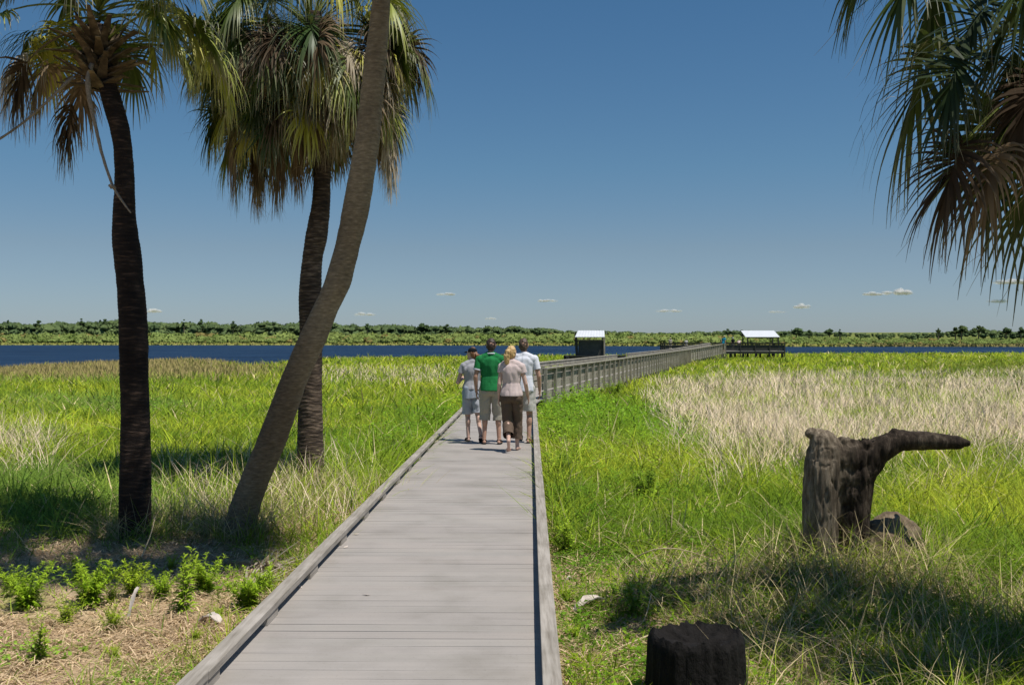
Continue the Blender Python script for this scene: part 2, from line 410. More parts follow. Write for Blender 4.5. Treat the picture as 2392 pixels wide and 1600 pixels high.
def field(name, n, y0, y1, seed, p=2.0, segs=3, hmul=1.0):
    x, y, r = scatter(n, y0, y1, 1.5, p, .56, seed)
    px, py = pxpy(x, y)
    d1, d2, tn = dry_w(x, y)
    keep = ~deck_mask(x, y) & ~walk_mask(x, y) & (y < shoreY(px)+3)
    ax = x-DKX*y
    a = fbm(x, y, 1.3, 5); b2 = fbm(x, y, .45, 6)
    # near zones are short and thin: straw litter shows
    thin = np.where(ax < 0, 1-sst(8.8, 11.3, y+(a-.5)*2.0), 1-sst(7.6, 10.0, y+(a-.5)*2+(x-1.5)*.5))
    palmbase = np.exp(-((x+2.4)**2+(y-11.8)**2)/1.2)+.8*np.exp(-((x-1.7)**2+(y-8.1)**2)/.8)+np.exp(-((x+2.6)**2+(y-10.9)**2)/1.8)+np.exp(-((x+2.55)**2+(y-13.2)**2)/.7)
    shade_r = sst(1.2, 2.2, x)*(1-sst(8.5, 9.5, y))
    thin = np.clip(thin*(1-.55*shade_r), 0, 1)
    pk = 1-thin*(.93-.60*sst(.42,.60,b2+.35*(a-.5)))
    pk = pk*(1-.8*np.clip(palmbase, 0, 1))
    pk = pk*(1-.9*np.exp(-((x-STX)**2+(y-STY)**2)/.15))*(1-.9*np.exp(-((x-3.15)**2+(y-8.15)**2)/.12))
    keep &= r.rand(n) < pk
    keep &= ~((r.rand(n) < d1*.93) | (r.rand(n) < d2*.75) | (r.rand(n) < tn*.85))
    x, y = x[keep], y[keep]; th = thin[keep]; a = a[keep]; b2 = b2[keep]
    m = len(x); z = gz(x, y)
    col = grass_colors(x, y, r)
    tuft = vnoise(x, y, 4.2, 91)*(.6+.4*vnoise(x, y, 1.4, 92))
    h = (.20+.38*r.rand(m))*(.65+.7*a)*(1-.62*th)*hmul*(.45+1.0*tuft)
    h = h*(1+.35*sst(20, 40, y))
    ax = x-DKX*y
    h *= 1+.25*bell(ax, -3.0, -1.6, .5)*bell(y, 12, 26, 2)
    wdt = np.maximum(.0070, .00100*y)*(.6+.8*r.rand(m))
    o = blades(name, np.stack([x, y, z], 1), h, wdt*1.15, col, .55, 1.0, 'grass', seed+50, segs=segs)
    return o
tag(field('meadow_grass', 185000, 3.6, 17, 11, p=1.35), kind='stuff', cat='grass', label='green and yellow grass growing thickly either side of the near boardwalk')
tag(field('marsh_grass', 190000, 16, 60, 12, p=1.9), kind='stuff', cat='grass', label='bright green marsh grass behind the palms and beside the railing')
tag(field('shore_grass', 130000, 55, 192, 13, p=1.9, segs=2), kind='stuff', cat='grass', label='distant green marsh grass reaching the edge of the lake')

def dryfield():
    n = 400000
    x, y, r = scatter(n, 8, 120, 1.5, 2.1, .56, 77)
    d1, d2, tn = dry_w(x, y)
    u = r.rand(n)
    w1 = u < d1; 
    keep = ~deck_mask(x, y) & ~walk_mask(x, y) & ((u < d1) | (u < d2*.8))
    x1, y1 = x[keep], y[keep]; m = len(x1)
    mixt = fbm(x1, y1, .5, 15)
    u2 = r.rand(m)[:, None]
    col = PINK*u2+STRAW*(1-u2); col = col*(.7+.5*r.rand(m))[:, None]
    g = r.rand(m) < .10+.45*sst(.5,.72,fbm(x1, y1, .25, 19))
    col[g] = (G_MID*(.7+.6*r.rand(m))[:, None])[g]
    h = (.36+.42*r.rand(m))*(.7+.6*mixt)
    w = np.maximum(.0045, .00075*y1)*(.6+.6*r.rand(m))
    tag(blades('dry_reeds', np.stack([x1, y1, gz(x1, y1)], 1), h, w, col, .35, .45, 'straw', 78), kind='stuff', cat='reeds',
        label='pale pinkish dead reeds covering the marsh right of the railing')
    keep = (r.rand(n) < tn) & (y > 30)
    x1, y1 = x[keep], y[keep]; m = len(x1)
    u2 = r.rand(m)[:, None]
    col = (TAN*u2+np.array([.30,.27,.09])*(1-u2))*(.75+.4*r.rand(m))[:, None]
    tag(blades('brown_sedge', np.stack([x1, y1, gz(x1, y1)], 1), .5+.3*r.rand(m), np.maximum(.01, .0009*y1), col, .25, .3, 'straw', 79), kind='stuff', cat='sedge',
        label='brownish tan sedge along the lake edge at the far left')
dryfield()

def litter():
    """dead straw lying on the ground"""
    n = 260000
    x, y, r = scatter(n, 3.6, 15, 1.5, 1.2, .56, 91)
    ax = x-DKX*y
    a = fbm(x, y, 1.1, 55)
    pk = np.where(ax < 0, 1-sst(10.5, 13, y), 1-sst(8.8, 11, y+(x-1.5)*.3))
    pk = np.maximum(pk*(.25+.9*sst(.35,.6,a)), np.clip(np.exp(-((x+2.7)**2+(y-10.7)**2)/2.5)+np.exp(-((x+2.4)**2+(y-12.2)**2)/1.6)+np.exp(-((x-1.7)**2+(y-8.1)**2)/1.0), 0, 1))
    keep = ~deck_mask(x, y) & (r.rand(n) < pk)
    x, y = x[keep], y[keep]; m = len(x)
    L = .05+.16*r.rand(m)**2; az = r.rand(m)*6.283
    w = .0035+.006*r.rand(m)
    d = np.stack([np.cos(az), np.sin(az), (r.rand(m)-.35)*.55], 1)
    s = np.stack([-np.sin(az), np.cos(az), np.zeros(m)], 1)
    p = np.stack([x, y, gz(x, y)+.006+.035*r.rand(m)], 1)
    p1 = p+d*L[:, None]*.5+np.stack([np.zeros(m)]*2+[.012*r.rand(m)], 1); p2 = p+d*L[:, None]*[1,1,.4]+s*(L*(r.rand(m)-.5)*.5)[:, None]
    ww = w[:, None]/2
    V = np.stack([p-s*ww, p+s*ww, p1-s*ww, p1+s*ww, p2-s*ww*.4, p2+s*ww*.4], 1).reshape(-1, 3)
    V[:, 2] = np.maximum(V[:, 2], gz(V[:, 0], V[:, 1])+.004)
    b = (np.arange(m)*6)[:, None]
    fl = (b+np.array([0,1,3,2,2,3,5,4])[None]).ravel()
    u = r.rand(m)[:, None]
    base = np.array([.86,.66,.43])*u+np.array([.34,.23,.13])*(1-u)
    C = np.repeat((base*(.55+.65*r.rand(m))[:, None])[:, None], 6, 1).reshape(-1, 3)
    me = make_mesh('straw_litter', V, fl=fl, fs=np.arange(m*2)*4, col=C)
    tag(link('straw_litter', me, M['straw']), kind='stuff', cat='straw litter', label='dry tan straw and leaf litter strewn over the near ground')
litter()

def leafy_cover():
    """low broad-leaved plants knitted through the grass"""
    n = 420000
    x, y, r = scatter(n, 3.8, 34, 1.5, 1.5, .56, 301)
    ax = x-DKX*y; a = vnoise(x, y, 1.7, 302); b = fbm(x, y, .4, 303); c = vnoise(x, y, 5.5, 304)
    px, py = pxpy(x, y); d1, d2, tn = dry_w(x, y)
    pk = sst(.42, .62, b+.25*(c-.5))*.35*np.where(ax < 0, sst(8, 10, y), 1)
    pk += bell(ax, .2, 3.6, .6)*sst(7.5, 9.5, y)*.85*sst(.3, .6, a)
    pk += bell(ax, -3.6, -1.65, .4)*sst(12.5, 15, y)*.8*sst(.3, .5, a)
    pk += bell(y, 3.8, 8, .5)*(ax > .3)*sst(.45, .6, a)*.5*(1-sst(1.2, 2.2, x))
    pk += (ax < -1.7)*(1-sst(8, 9, y))*sst(.62, .76, a)*.38
    pk *= (1-.9*np.clip(d1+d2, 0, 1))*(1-np.clip(np.exp(-((x+2.7)**2+(y-10.7)**2)/1.6)+np.exp(-((x+2.5)**2+(y-13)**2)/.8), 0, 1))
    keep = ~deck_mask(x, y) & ~walk_mask(x, y) & (r.rand(n) < pk)
    x, y, a, c, ax = x[keep], y[keep], a[keep], c[keep], ax[keep]; m = len(x)
    top = (.06+.30*sst(8, 14, y)*(a*a*.9+c*c*.9))*(1+.9*bell(ax, .2, 2.2, .3)*sst(13, 20, y)+.8*bell(ax, -2.6, -1.65, .25)*sst(13, 17, y)); hz = top*r.rand(m)**.55
    L = (.022+.030*r.rand(m))*np.maximum(1, y/13); az = r.rand(m)*6.283; el = -.35+1.1*r.rand(m)
    d = np.stack([np.cos(az)*np.cos(el), np.sin(az)*np.cos(el), np.sin(el)], 1)*L[:, None]; s_ = np.stack([-np.sin(az), np.cos(az), .5*r.randn(m)], 1)*(L*(.18+.14*r.rand(m)))[:, None]
    p = np.stack([x, y, gz(x, y)+.01+hz], 1)
    V = np.stack([p, p+d*.5-s_, p+d*.5+s_, p+d+[0,0,-.004]], 1).reshape(-1, 3)
    q = (np.arange(m)*4)[:, None]+np.array([0,1,3,2])[None]
    cl = vnoise(x, y, 2.6, 311)[:, None]; col = grass_colors(x, y, r, False)*(.50+.45*cl+.45*r.rand(m)[:, None])*np.array([.82,1,.9])
    tag(link('leafy_cover', make_mesh('leafy_cover', V, fl=q.ravel(), fs=np.arange(m)*4, col=np.repeat(col[:, None], 4, 1).reshape(-1, 3), smooth=True), M['grass']), kind='stuff', cat='ground cover', label='low broad-leaved green plants knitted through the grass beside the boardwalk')
leafy_cover()

# scruffy dead stalks standing round the palm feet and the stump
def stalks(name, spots, label, seed):
    r = RS(seed); pos = []
    for (cx, cy, rad, n) in spots:
        a = r.rand(n)*6.283; q = rad*np.sqrt(r.rand(n))
        pos.append(np.stack([cx+q*np.cos(a), cy+q*np.sin(a)], 1))
    pos = np.concatenate(pos); m = len(pos)
    u = r.rand(m)[:, None]
    col = (STRAW*u+np.array([.30,.24,.12])*(1-u))*(.6+.6*r.rand(m))[:, None]
    g = r.rand(m) < .2; col[g] = G_MID*.9
    z = gz(pos[:, 0], pos[:, 1])
    tag(blades(name, np.c_[pos, z], .15+.42*r.rand(m)**1.6, .004+.004*r.rand(m), col, .5, .8, 'straw', seed+1, segs=4), kind='stuff', cat='dead grass', label=label)
stalks('dead_grass', [(-3.7,9.95,.35,420),(-2.9,10.7,1.0,1300),(-2.65,9.95,.32,700),(-2.7,13.35,.42,1100),(-2.2,12.3,1.1,1100)], 'dead straw coloured grass standing round the feet of the palms', 5)
stalks('shaded_grass', [(STX,STY-.2,.75,1200),(2.6,6.9,1.3,1700),(1.7,7.6,.9,700),(1.9,5.6,.8,500),(3.4,6.2,1.0,600)], 'tangled dead grass in the shade around the hollow stump', 6)

# ------------------------------------------------------------------ boardwalk (near)
def boardwalk():
    t = empty('boardwalk', (0,0,0))
    tag(t, 'grey plank boardwalk with low timber kerbs leading away through the grass', 'boardwalk')
    D = np.array([DKX, 1, 0]); D = D/np.linalg.norm(D); S = np.array([D[1], -D[0], 0])
    r = RS(3); V = []; Fc = []; C = []
    y = 1.2
    while y < 28.2:
        w = .1385; gap = .0016+(.004 if r.rand() < .28 else 0)
        x0, x1 = -1.66, .155
        dz = (r.rand()-.5)*.0012; tl = (r.rand()-.5)*.0012
        n = len(V); g = .95+.09*r.rand(); cc = (g*(1+.01*r.randn()*.5), g, g*(1-.01*r.rand()))
        nx = 6
        for zz in (0, -.035):
            for yy in (y, y+w):
                for i in range(nx+1):
                    q = x0+(x1-x0)*i/nx
                    p = D*yy+S*q; V.append((p[0], p[1], zz+dz+tl*(i/nx-.5)+.0010*math.sin(q*3+y*9)+(-.0016 if (zz == 0 and False) else 0))); C.append(cc)
        a = n; b = n+nx+1; c = b+nx+1; d = c+nx+1
        for i in range(nx):
            Fc += [[a+i, a+i+1, b+i+1, b+i], [c+i+1, c+i, d+i, d+i+1], [a+i+1, a+i, c+i, c+i+1], [b+i, b+i+1, d+i+1, d+i]]
        Fc += [[a, b, d, c], [b+nx, a+nx, c+nx, d+nx]]
        y += w+gap
    me = make_mesh('deck', V, Fc, col=np.array(C)); dk = link('deck', me, M['deck'], t)
    # joists and skirt below
    m = MB()
    for q in (-1.55, -.75, .05):
        m.box(D*1.2+S*q+[0,0,-.14], D*28.1+S*q+[0,0,-.14], .05, .2)
    m.build('joist', M['darkwood'], t)
    for side, q in ((0, -1.605), (1, .105)):
        k = empty('kerb'); k.parent = t
        m = MB(); yy = 1.3; end = 27.2 if side else 27.8
        L = 3.66; off = [.0, 1.9][side]; yy = 1.3-off
        while yy < end:
            e = min(yy+L, end); s0 = max(yy, 1.2)
            j = (r.rand()-.5)*.005; g = .9+.2*r.rand(); hh = (r.rand()-.5)*.008
            m.box(D*(s0+.002)+S*(q+j)+[0,0,.08+hh], D*(e-.002)+S*(q-j*.4)+[0,0,.08+hh*.4], .092, .044, col=(g,g,g)); yy = e
        m.build('kerb_board', M['curb'], k, bevel=.004)
        yy = 1.3+.25*side; 
        while yy < end-.3:
            mb = MB(); mb.box(D*yy+S*q+[0,0,.0295], D*(yy+.26)+S*q+[0,0,.0295], .078, .057); mb.build('spacer_block', M['curb'], k); yy += 1.2
    for i in range(10):
        for q in (-1.5, 0.02):
            yy = 2+i*2.75; p = D*yy+S*q
            mb = MB(); mb.box((p[0],p[1],-1.2), (p[0],p[1],-.04), .14, .14, side=(1,0,0)); mb.build('support_post', M['darkwood'], t)
boardwalk()

# ------------------------------------------------------------------ railed walkway
def railing(parent, pts, zs, outward, spacing, name='railing', mat='rail', post_down=.36, boards=(.02,.26,.49), bh=.195, top=.90, cap=True, start_post=True):
    """pts: list of xy; posts on the outward side; boards on the inner side"""
    rl = empty(name); rl.parent = parent
    m = MB(); pm = M[mat]
    for a, b, za, zb in zip(pts[:-1], pts[1:], zs[:-1], zs[1:]):
        a = Vector((*a, za)); b = Vector((*b, zb)); d = (b-a); L = d.length; d = d/L
        o = Vector((d.y, -d.x, 0)).normalized()*outward
        nb = max(1, round(L/3.0))
        for k in range(nb):
            p = a+d*(L*k/nb+.003); q = a+d*(L*(k+1)/nb-.003)
            for h in boards:
                g = random.uniform(.8, 1.15); jj = random.uniform(-.006, .006)
                m.box(p-o*.02+Vector((0,0,h+bh/2+jj)), q-o*.02+Vector((0,0,h+bh/2-jj)), .038, bh, col=(g,g,g))
            m.box(p-o*.02+Vector((0,0,top-.11)), q-o*.02+Vector((0,0,top-.11)), .04, .14)
            if cap: m.box(p+o*.035+Vector((0,0,top-.012)), q+o*.035+Vector((0,0,top-.012)), .19, .04)
        m.box(a+o*.015+Vector((0,0,-.13)), b+o*.015+Vector((0,0,-.13)), .04, .22)
        n = max(1, round(L/spacing))
        for k in range(0 if start_post else 1, n+1):
            p = a+d*(L*k/n)+o*.082
            pb = MB(); pb.box((p.x, p.y, p.z-post_down-.75), (p.x, p.y, p.z+top-.035), .09, .09, side=(d.x, d.y, 0))
            w = random.uniform(-.01, .01)
            po = pb.build('post', pm, rl)
    m.build('rail_boards', pm, rl)
    return rl
def slab(m, poly, z0, z1, col=(1,1,1)):
    n = len(m.v); k = len(poly)
    for z in (z0, z1):
        for p in poly: m.v.append((p[0], p[1], z)); m.c.append(col)
    m.f.append([n+i for i in range(k)][::-1]); m.f.append([n+k+i for i in range(k)])
    for i in range(k): m.f.append([n+i, n+(i+1)%k, n+k+(i+1)%k, n+k+i])

A0 = np.array([.9, 30.]); A1 = np.array([16.8, 97.]); B1 = np.array([25.5, 123.])
dA = (A1-A0)/np.linalg.norm(A1-A0); nA = np.array([-dA[1], dA[0]])      # left normal
dB = (B1-A1)/np.linalg.norm(B1-A1); nB = np.array([-dB[1], dB[0]])
W = 1.75
def walkway():
    t = empty('raised_walkway')
    tag(t, 'long grey timber walkway with post and board railings running to the far pier', 'walkway')
    railing(t, [A0, A1, B1], [0, 0, .46], 1, 1.5)
    LA0 = A0+nA*W+dA*.2; LA1 = A1+nA*W*1.0
    gap0 = A0+nA*W+dA*29.6; gap1 = A0+nA*W+dA*34.4
    railing(t, [LA0, gap0], [0, 0], -1, 1.5)
    railing(t, [gap1, LA1], [0, 0], -1, 1.5)
    railing(t, [LA1, B1+nB*W], [0, .55], -1, 1.3)
    m = MB()
    r = RS(9)
    def planks(a, b, n, za, zb, w0=-.02, w1=W+.02):
        a = np.array(a); b = np.array(b); d = (b-a); L = np.linalg.norm(d); d = d/L
        k = int(L/.15); nn = n
        for i in range(k):
            s = i/k; s2 = (i+.96)/k; g = .9+.2*r.rand()
            p = a+(b-a)*(s+s2)/2; z = za+(zb-za)*(s+s2)/2
            m.box((*(p+nn*w0), z-.02), (*(p+nn*w1), z-.02), L/k*.96, .035, col=(g,g,g))
    planks(A0-dA*.3, A1, nA, 0, 0); planks(A1, B1, nB, 0, .44)
    m.build('deck', M['deck'], t)
    # connecting wedge between the near deck and the railed part
    D = np.array([DKX, 1]); 
    m = MB(); slab(m, [(-1.66+DKX*28.1, 28.25), (.17+DKX*28.1, 28.25), (A0[0]-dA[0]*.3, A0[1]-dA[1]*.3), tuple(A0+nA*(W+.05)-dA*.3)], -.04, -.003)
    m.build('deck_wedge', M['deck'], t)
    m = MB()
    for o in (.1, W-.1):
        m.box((*(A0+nA*o), -.15), (*(A1+nA*o), -.15), .06, .22); m.box((*(A1+nB*o), -.15), (*(B1+nB*o), .3), .06, .22)
    m.build('joist', M['darkwood'], t)
walkway()

def pier():
    Y0 = 126.0
    t = empty('viewing_pier'); tag(t, 'dark timber pier at the end of the walkway with board railings all round', 'pier')
    z = .45; x0, x1 = 26.2, 33.4; xl = 19.0
    m = MB(); slab(m, [(x0-.5,Y0-.1),(x1,Y0-.1),(x1,Y0+5),(x0-.5,Y0+5)], z-.08, z); slab(m, [(xl,Y0+1.6),(x0-.503,Y0+1.6),(x0-.503,Y0+5),(xl,Y0+5)], z-.083, z-.003)
    slab(m, [tuple(B1), (x0-.3,Y0-.103), (x0-2.4,Y0+1.7), tuple(B1+nB*W)], z-.09, z-.006)
    m.build('deck', M['deck'], t)
    kw = dict(name='railing', mat='darkwood', boards=(.04,.28,.52), bh=.215, top=1.0, post_down=.2)
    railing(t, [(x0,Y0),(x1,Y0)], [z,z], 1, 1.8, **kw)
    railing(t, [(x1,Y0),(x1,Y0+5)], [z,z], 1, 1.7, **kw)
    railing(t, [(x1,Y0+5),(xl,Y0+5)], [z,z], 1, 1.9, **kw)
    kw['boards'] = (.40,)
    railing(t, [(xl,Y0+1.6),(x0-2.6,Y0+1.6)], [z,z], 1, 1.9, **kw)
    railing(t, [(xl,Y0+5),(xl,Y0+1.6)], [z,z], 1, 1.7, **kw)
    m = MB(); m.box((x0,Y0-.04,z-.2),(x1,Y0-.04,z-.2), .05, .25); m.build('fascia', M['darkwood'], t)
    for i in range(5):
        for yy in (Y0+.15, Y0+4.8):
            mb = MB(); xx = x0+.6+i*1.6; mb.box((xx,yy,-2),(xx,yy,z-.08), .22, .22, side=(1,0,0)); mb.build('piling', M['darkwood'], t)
    # roof standing on the pier
    s = empty('roofed_shelter'); tag(s, 'open shelter with pale sloping metal roof standing on the far pier', 'shelter')
    a, b = 28.85, 33.05
    yf, yb = Y0+.5, Y0+3.6
    for xx in (a+.22, b-.22):
        for yy, top in ((yf+.2, 2.17), (yb-.2, 2.62)):
            mb = MB(); mb.box((xx,yy,z),(xx,yy,top-.06), .13, .13, side=(1,0,0)); mb.build('post', M['darkwood'], s)
    for yy, zz in ((yf+.12, 2.10), (yb-.12, 2.5)):
        mb = MB(); mb.box((a+.1,yy,zz),(b-.1,yy,zz), .06, .16); mb.build('beam', M['darkwood'], s)
    V = []; nseg = 28
    for i in range(nseg+1):
        u = i/nseg; x = a+(b-a)*u; rz = .018 if i % 2 else 0
        sx = .3*(1-u)-.06*u
        V += [(x-.16, yf-.35, 2.17+rz), (x+sx*0+.12-.24*u*0, yb+.5, 2.98+rz), (x-.16, yf-.35, 2.12+rz), (x+.12, yb+.5, 2.93+rz)]
    Fc = []
    for i in range(nseg):
        k = 4*i; Fc += [[k,k+4,k+5,k+1],[k+2,k+3,k+7,k+6],[k,k+2,k+6,k+4],[k+1,k+5,k+7,k+3]]
    Fc += [[0,1,3,2],[4*nseg,4*nseg+2,4*nseg+3,4*nseg+1]]
    link('roof', make_mesh('roof', V, Fc), M['metalroof'], s)
pier()

def kiosk():
    Y0 = 62.0; k = Y0/F
    p = empty('side_platform'); tag(p, 'small timber side platform with dark low railing beside the walkway', 'platform')
    xl, xr = (1325-CX)*k, (1452-CX)*k
    m = MB(); slab(m, [(xl,Y0-1.2),(xr+.1,Y0-1.2),(xr+.6,Y0+1.7),(xl,Y0+1.7)], -.08, -.008); m.build('deck', M['deck'], p)
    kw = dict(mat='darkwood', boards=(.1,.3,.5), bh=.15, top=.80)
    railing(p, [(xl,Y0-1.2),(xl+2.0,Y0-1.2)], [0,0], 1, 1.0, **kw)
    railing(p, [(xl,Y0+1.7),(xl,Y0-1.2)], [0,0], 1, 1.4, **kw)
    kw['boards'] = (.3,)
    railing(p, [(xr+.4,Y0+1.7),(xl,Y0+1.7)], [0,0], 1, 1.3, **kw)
    s = empty('information_kiosk'); tag(s, 'boxy dark kiosk under a bright white metal roof left of the walkway', 'kiosk')
    a, b = (1350-CX)*k, (1410-CX)*k
    for xx in (a, b):
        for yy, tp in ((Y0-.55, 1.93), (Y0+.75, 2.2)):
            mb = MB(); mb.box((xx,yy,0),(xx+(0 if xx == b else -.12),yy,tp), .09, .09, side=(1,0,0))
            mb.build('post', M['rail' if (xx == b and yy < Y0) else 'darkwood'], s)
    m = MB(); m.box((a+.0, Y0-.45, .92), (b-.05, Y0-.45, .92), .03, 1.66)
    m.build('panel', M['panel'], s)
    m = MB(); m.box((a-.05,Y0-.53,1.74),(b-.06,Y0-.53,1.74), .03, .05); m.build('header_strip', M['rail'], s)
    m = MB(); m.box((b-.45,Y0-.475,.15),(b-.12,Y0-.475,1.5), .012, .10, side=(0,1,0)); m.build('diagonal_strip', M['darkwood'], s)  # thin dark strip running diagonally over the right of the panel
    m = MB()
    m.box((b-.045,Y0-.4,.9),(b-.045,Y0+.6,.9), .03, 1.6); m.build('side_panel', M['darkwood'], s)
    m = MB(); m.box((a-.04,Y0-.4,.9),(a-.04,Y0+.6,.9), .03, 1.6); m.build('side_panel', M['darkwood'], s)
    V = []; ns = 20
    xa, xb = (1341-CX)*k, (1409-CX)*k
    for i in range(ns+1):
        u = i/ns; x = xa+(xb-xa)*u; rz = .012 if i % 2 else 0
        V += [(x, Y0-.95, 1.93+rz), (x+.30-.13*u, Y0+1.1, 2.325+rz), (x, Y0-.95, 1.895+rz), (x+.30-.13*u, Y0+1.1, 2.29+rz)]
    Fc = []
    for i in range(ns):
        q = 4*i; Fc += [[q,q+4,q+5,q+1],[q+2,q+3,q+7,q+6],[q,q+2,q+6,q+4],[q+1,q+5,q+7,q+3]]
    Fc += [[0,1,3,2],[4*ns,4*ns+2,4*ns+3,4*ns+1]]
    link('roof', make_mesh('roof', V, Fc), M['metalroof'], s)
kiosk()

# ------------------------------------------------------------------ palms
def trunk(name, parent, prof, Y, mat, ring=.055, seed=1, dep=None, amp=.032):
    """prof: list of (py, px_left, px_right) read on the trunk's vertical plane; y offset by dep(z)"""
    r = RS(seed)
    prof = sorted(prof, key=lambda p: -p[0])
    YY = np.array([Y+(dep(p[0]) if dep else 0) for p in prof])
    z = np.array([EYE-(p[0]-HY)/F*q for p, q in zip(prof, YY)]); cx = np.array([((p[1]+p[2])/2-CX)/F*q for p, q in zip(prof, YY)]); rr = np.array([(p[2]-p[1])/2/F*q for p, q in zip(prof, YY)])
    # smooth resample
    zs = np.arange(z[0], z[-1], ring/6.0); n = len(zs); ns = 40
    ker = np.hanning(31); ker /= ker.sum()
    def sm(a):
        q = np.interp(zs, z, a); q = np.pad(q, 15, mode='edge'); return np.convolve(q, ker, 'valid')
    X = sm(cx); R = sm(rr); YS = sm(YY)
    ph = 2*math.pi*np.arange(ns)/ns
    V = np.zeros((n, ns, 3))
    jit = np.array([vnoise(i*.13, 0.5, 1, seed) for i in range(n)])
    for i in range(n):
        wob = .05*np.sin(ph*2+zs[i]*3)+.03*np.sin(3*ph-zs[i]*5+seed)
        phase = (zs[i]/ring+.35*np.sin(ph*1+zs[i]*1.3)+.25*np.sin(ph*3+zs[i]*4)) % 1.0
        saw = (phase-.5)*amp
        rad = R[i]*(1+wob*.6)+saw*R[i]+R[i]*.05*(vnoise(ph*3+seed, np.full(ns, zs[i]*14), 1, 3)-.5)
        V[i, :, 0] = X[i]+rad*np.cos(ph); V[i, :, 1] = YS[i]+rad*np.sin(ph); V[i, :, 2] = zs[i]
    idx = np.arange(n*ns).reshape(n, ns); nxt = np.roll(idx, -1, 1)
    q = np.stack([idx[:-1], nxt[:-1], nxt[1:], idx[1:]], -1).reshape(-1, 4)
    fl = np.concatenate([q.ravel(), idx[-1], idx[0][::-1]]); fs = np.concatenate([np.arange(len(q))*4, [len(q)*4, len(q)*4+ns]])
    me = make_mesh(name, V.reshape(-1, 3), fl=fl, fs=fs, smooth=True)
    return link(name, me, M[mat], parent)

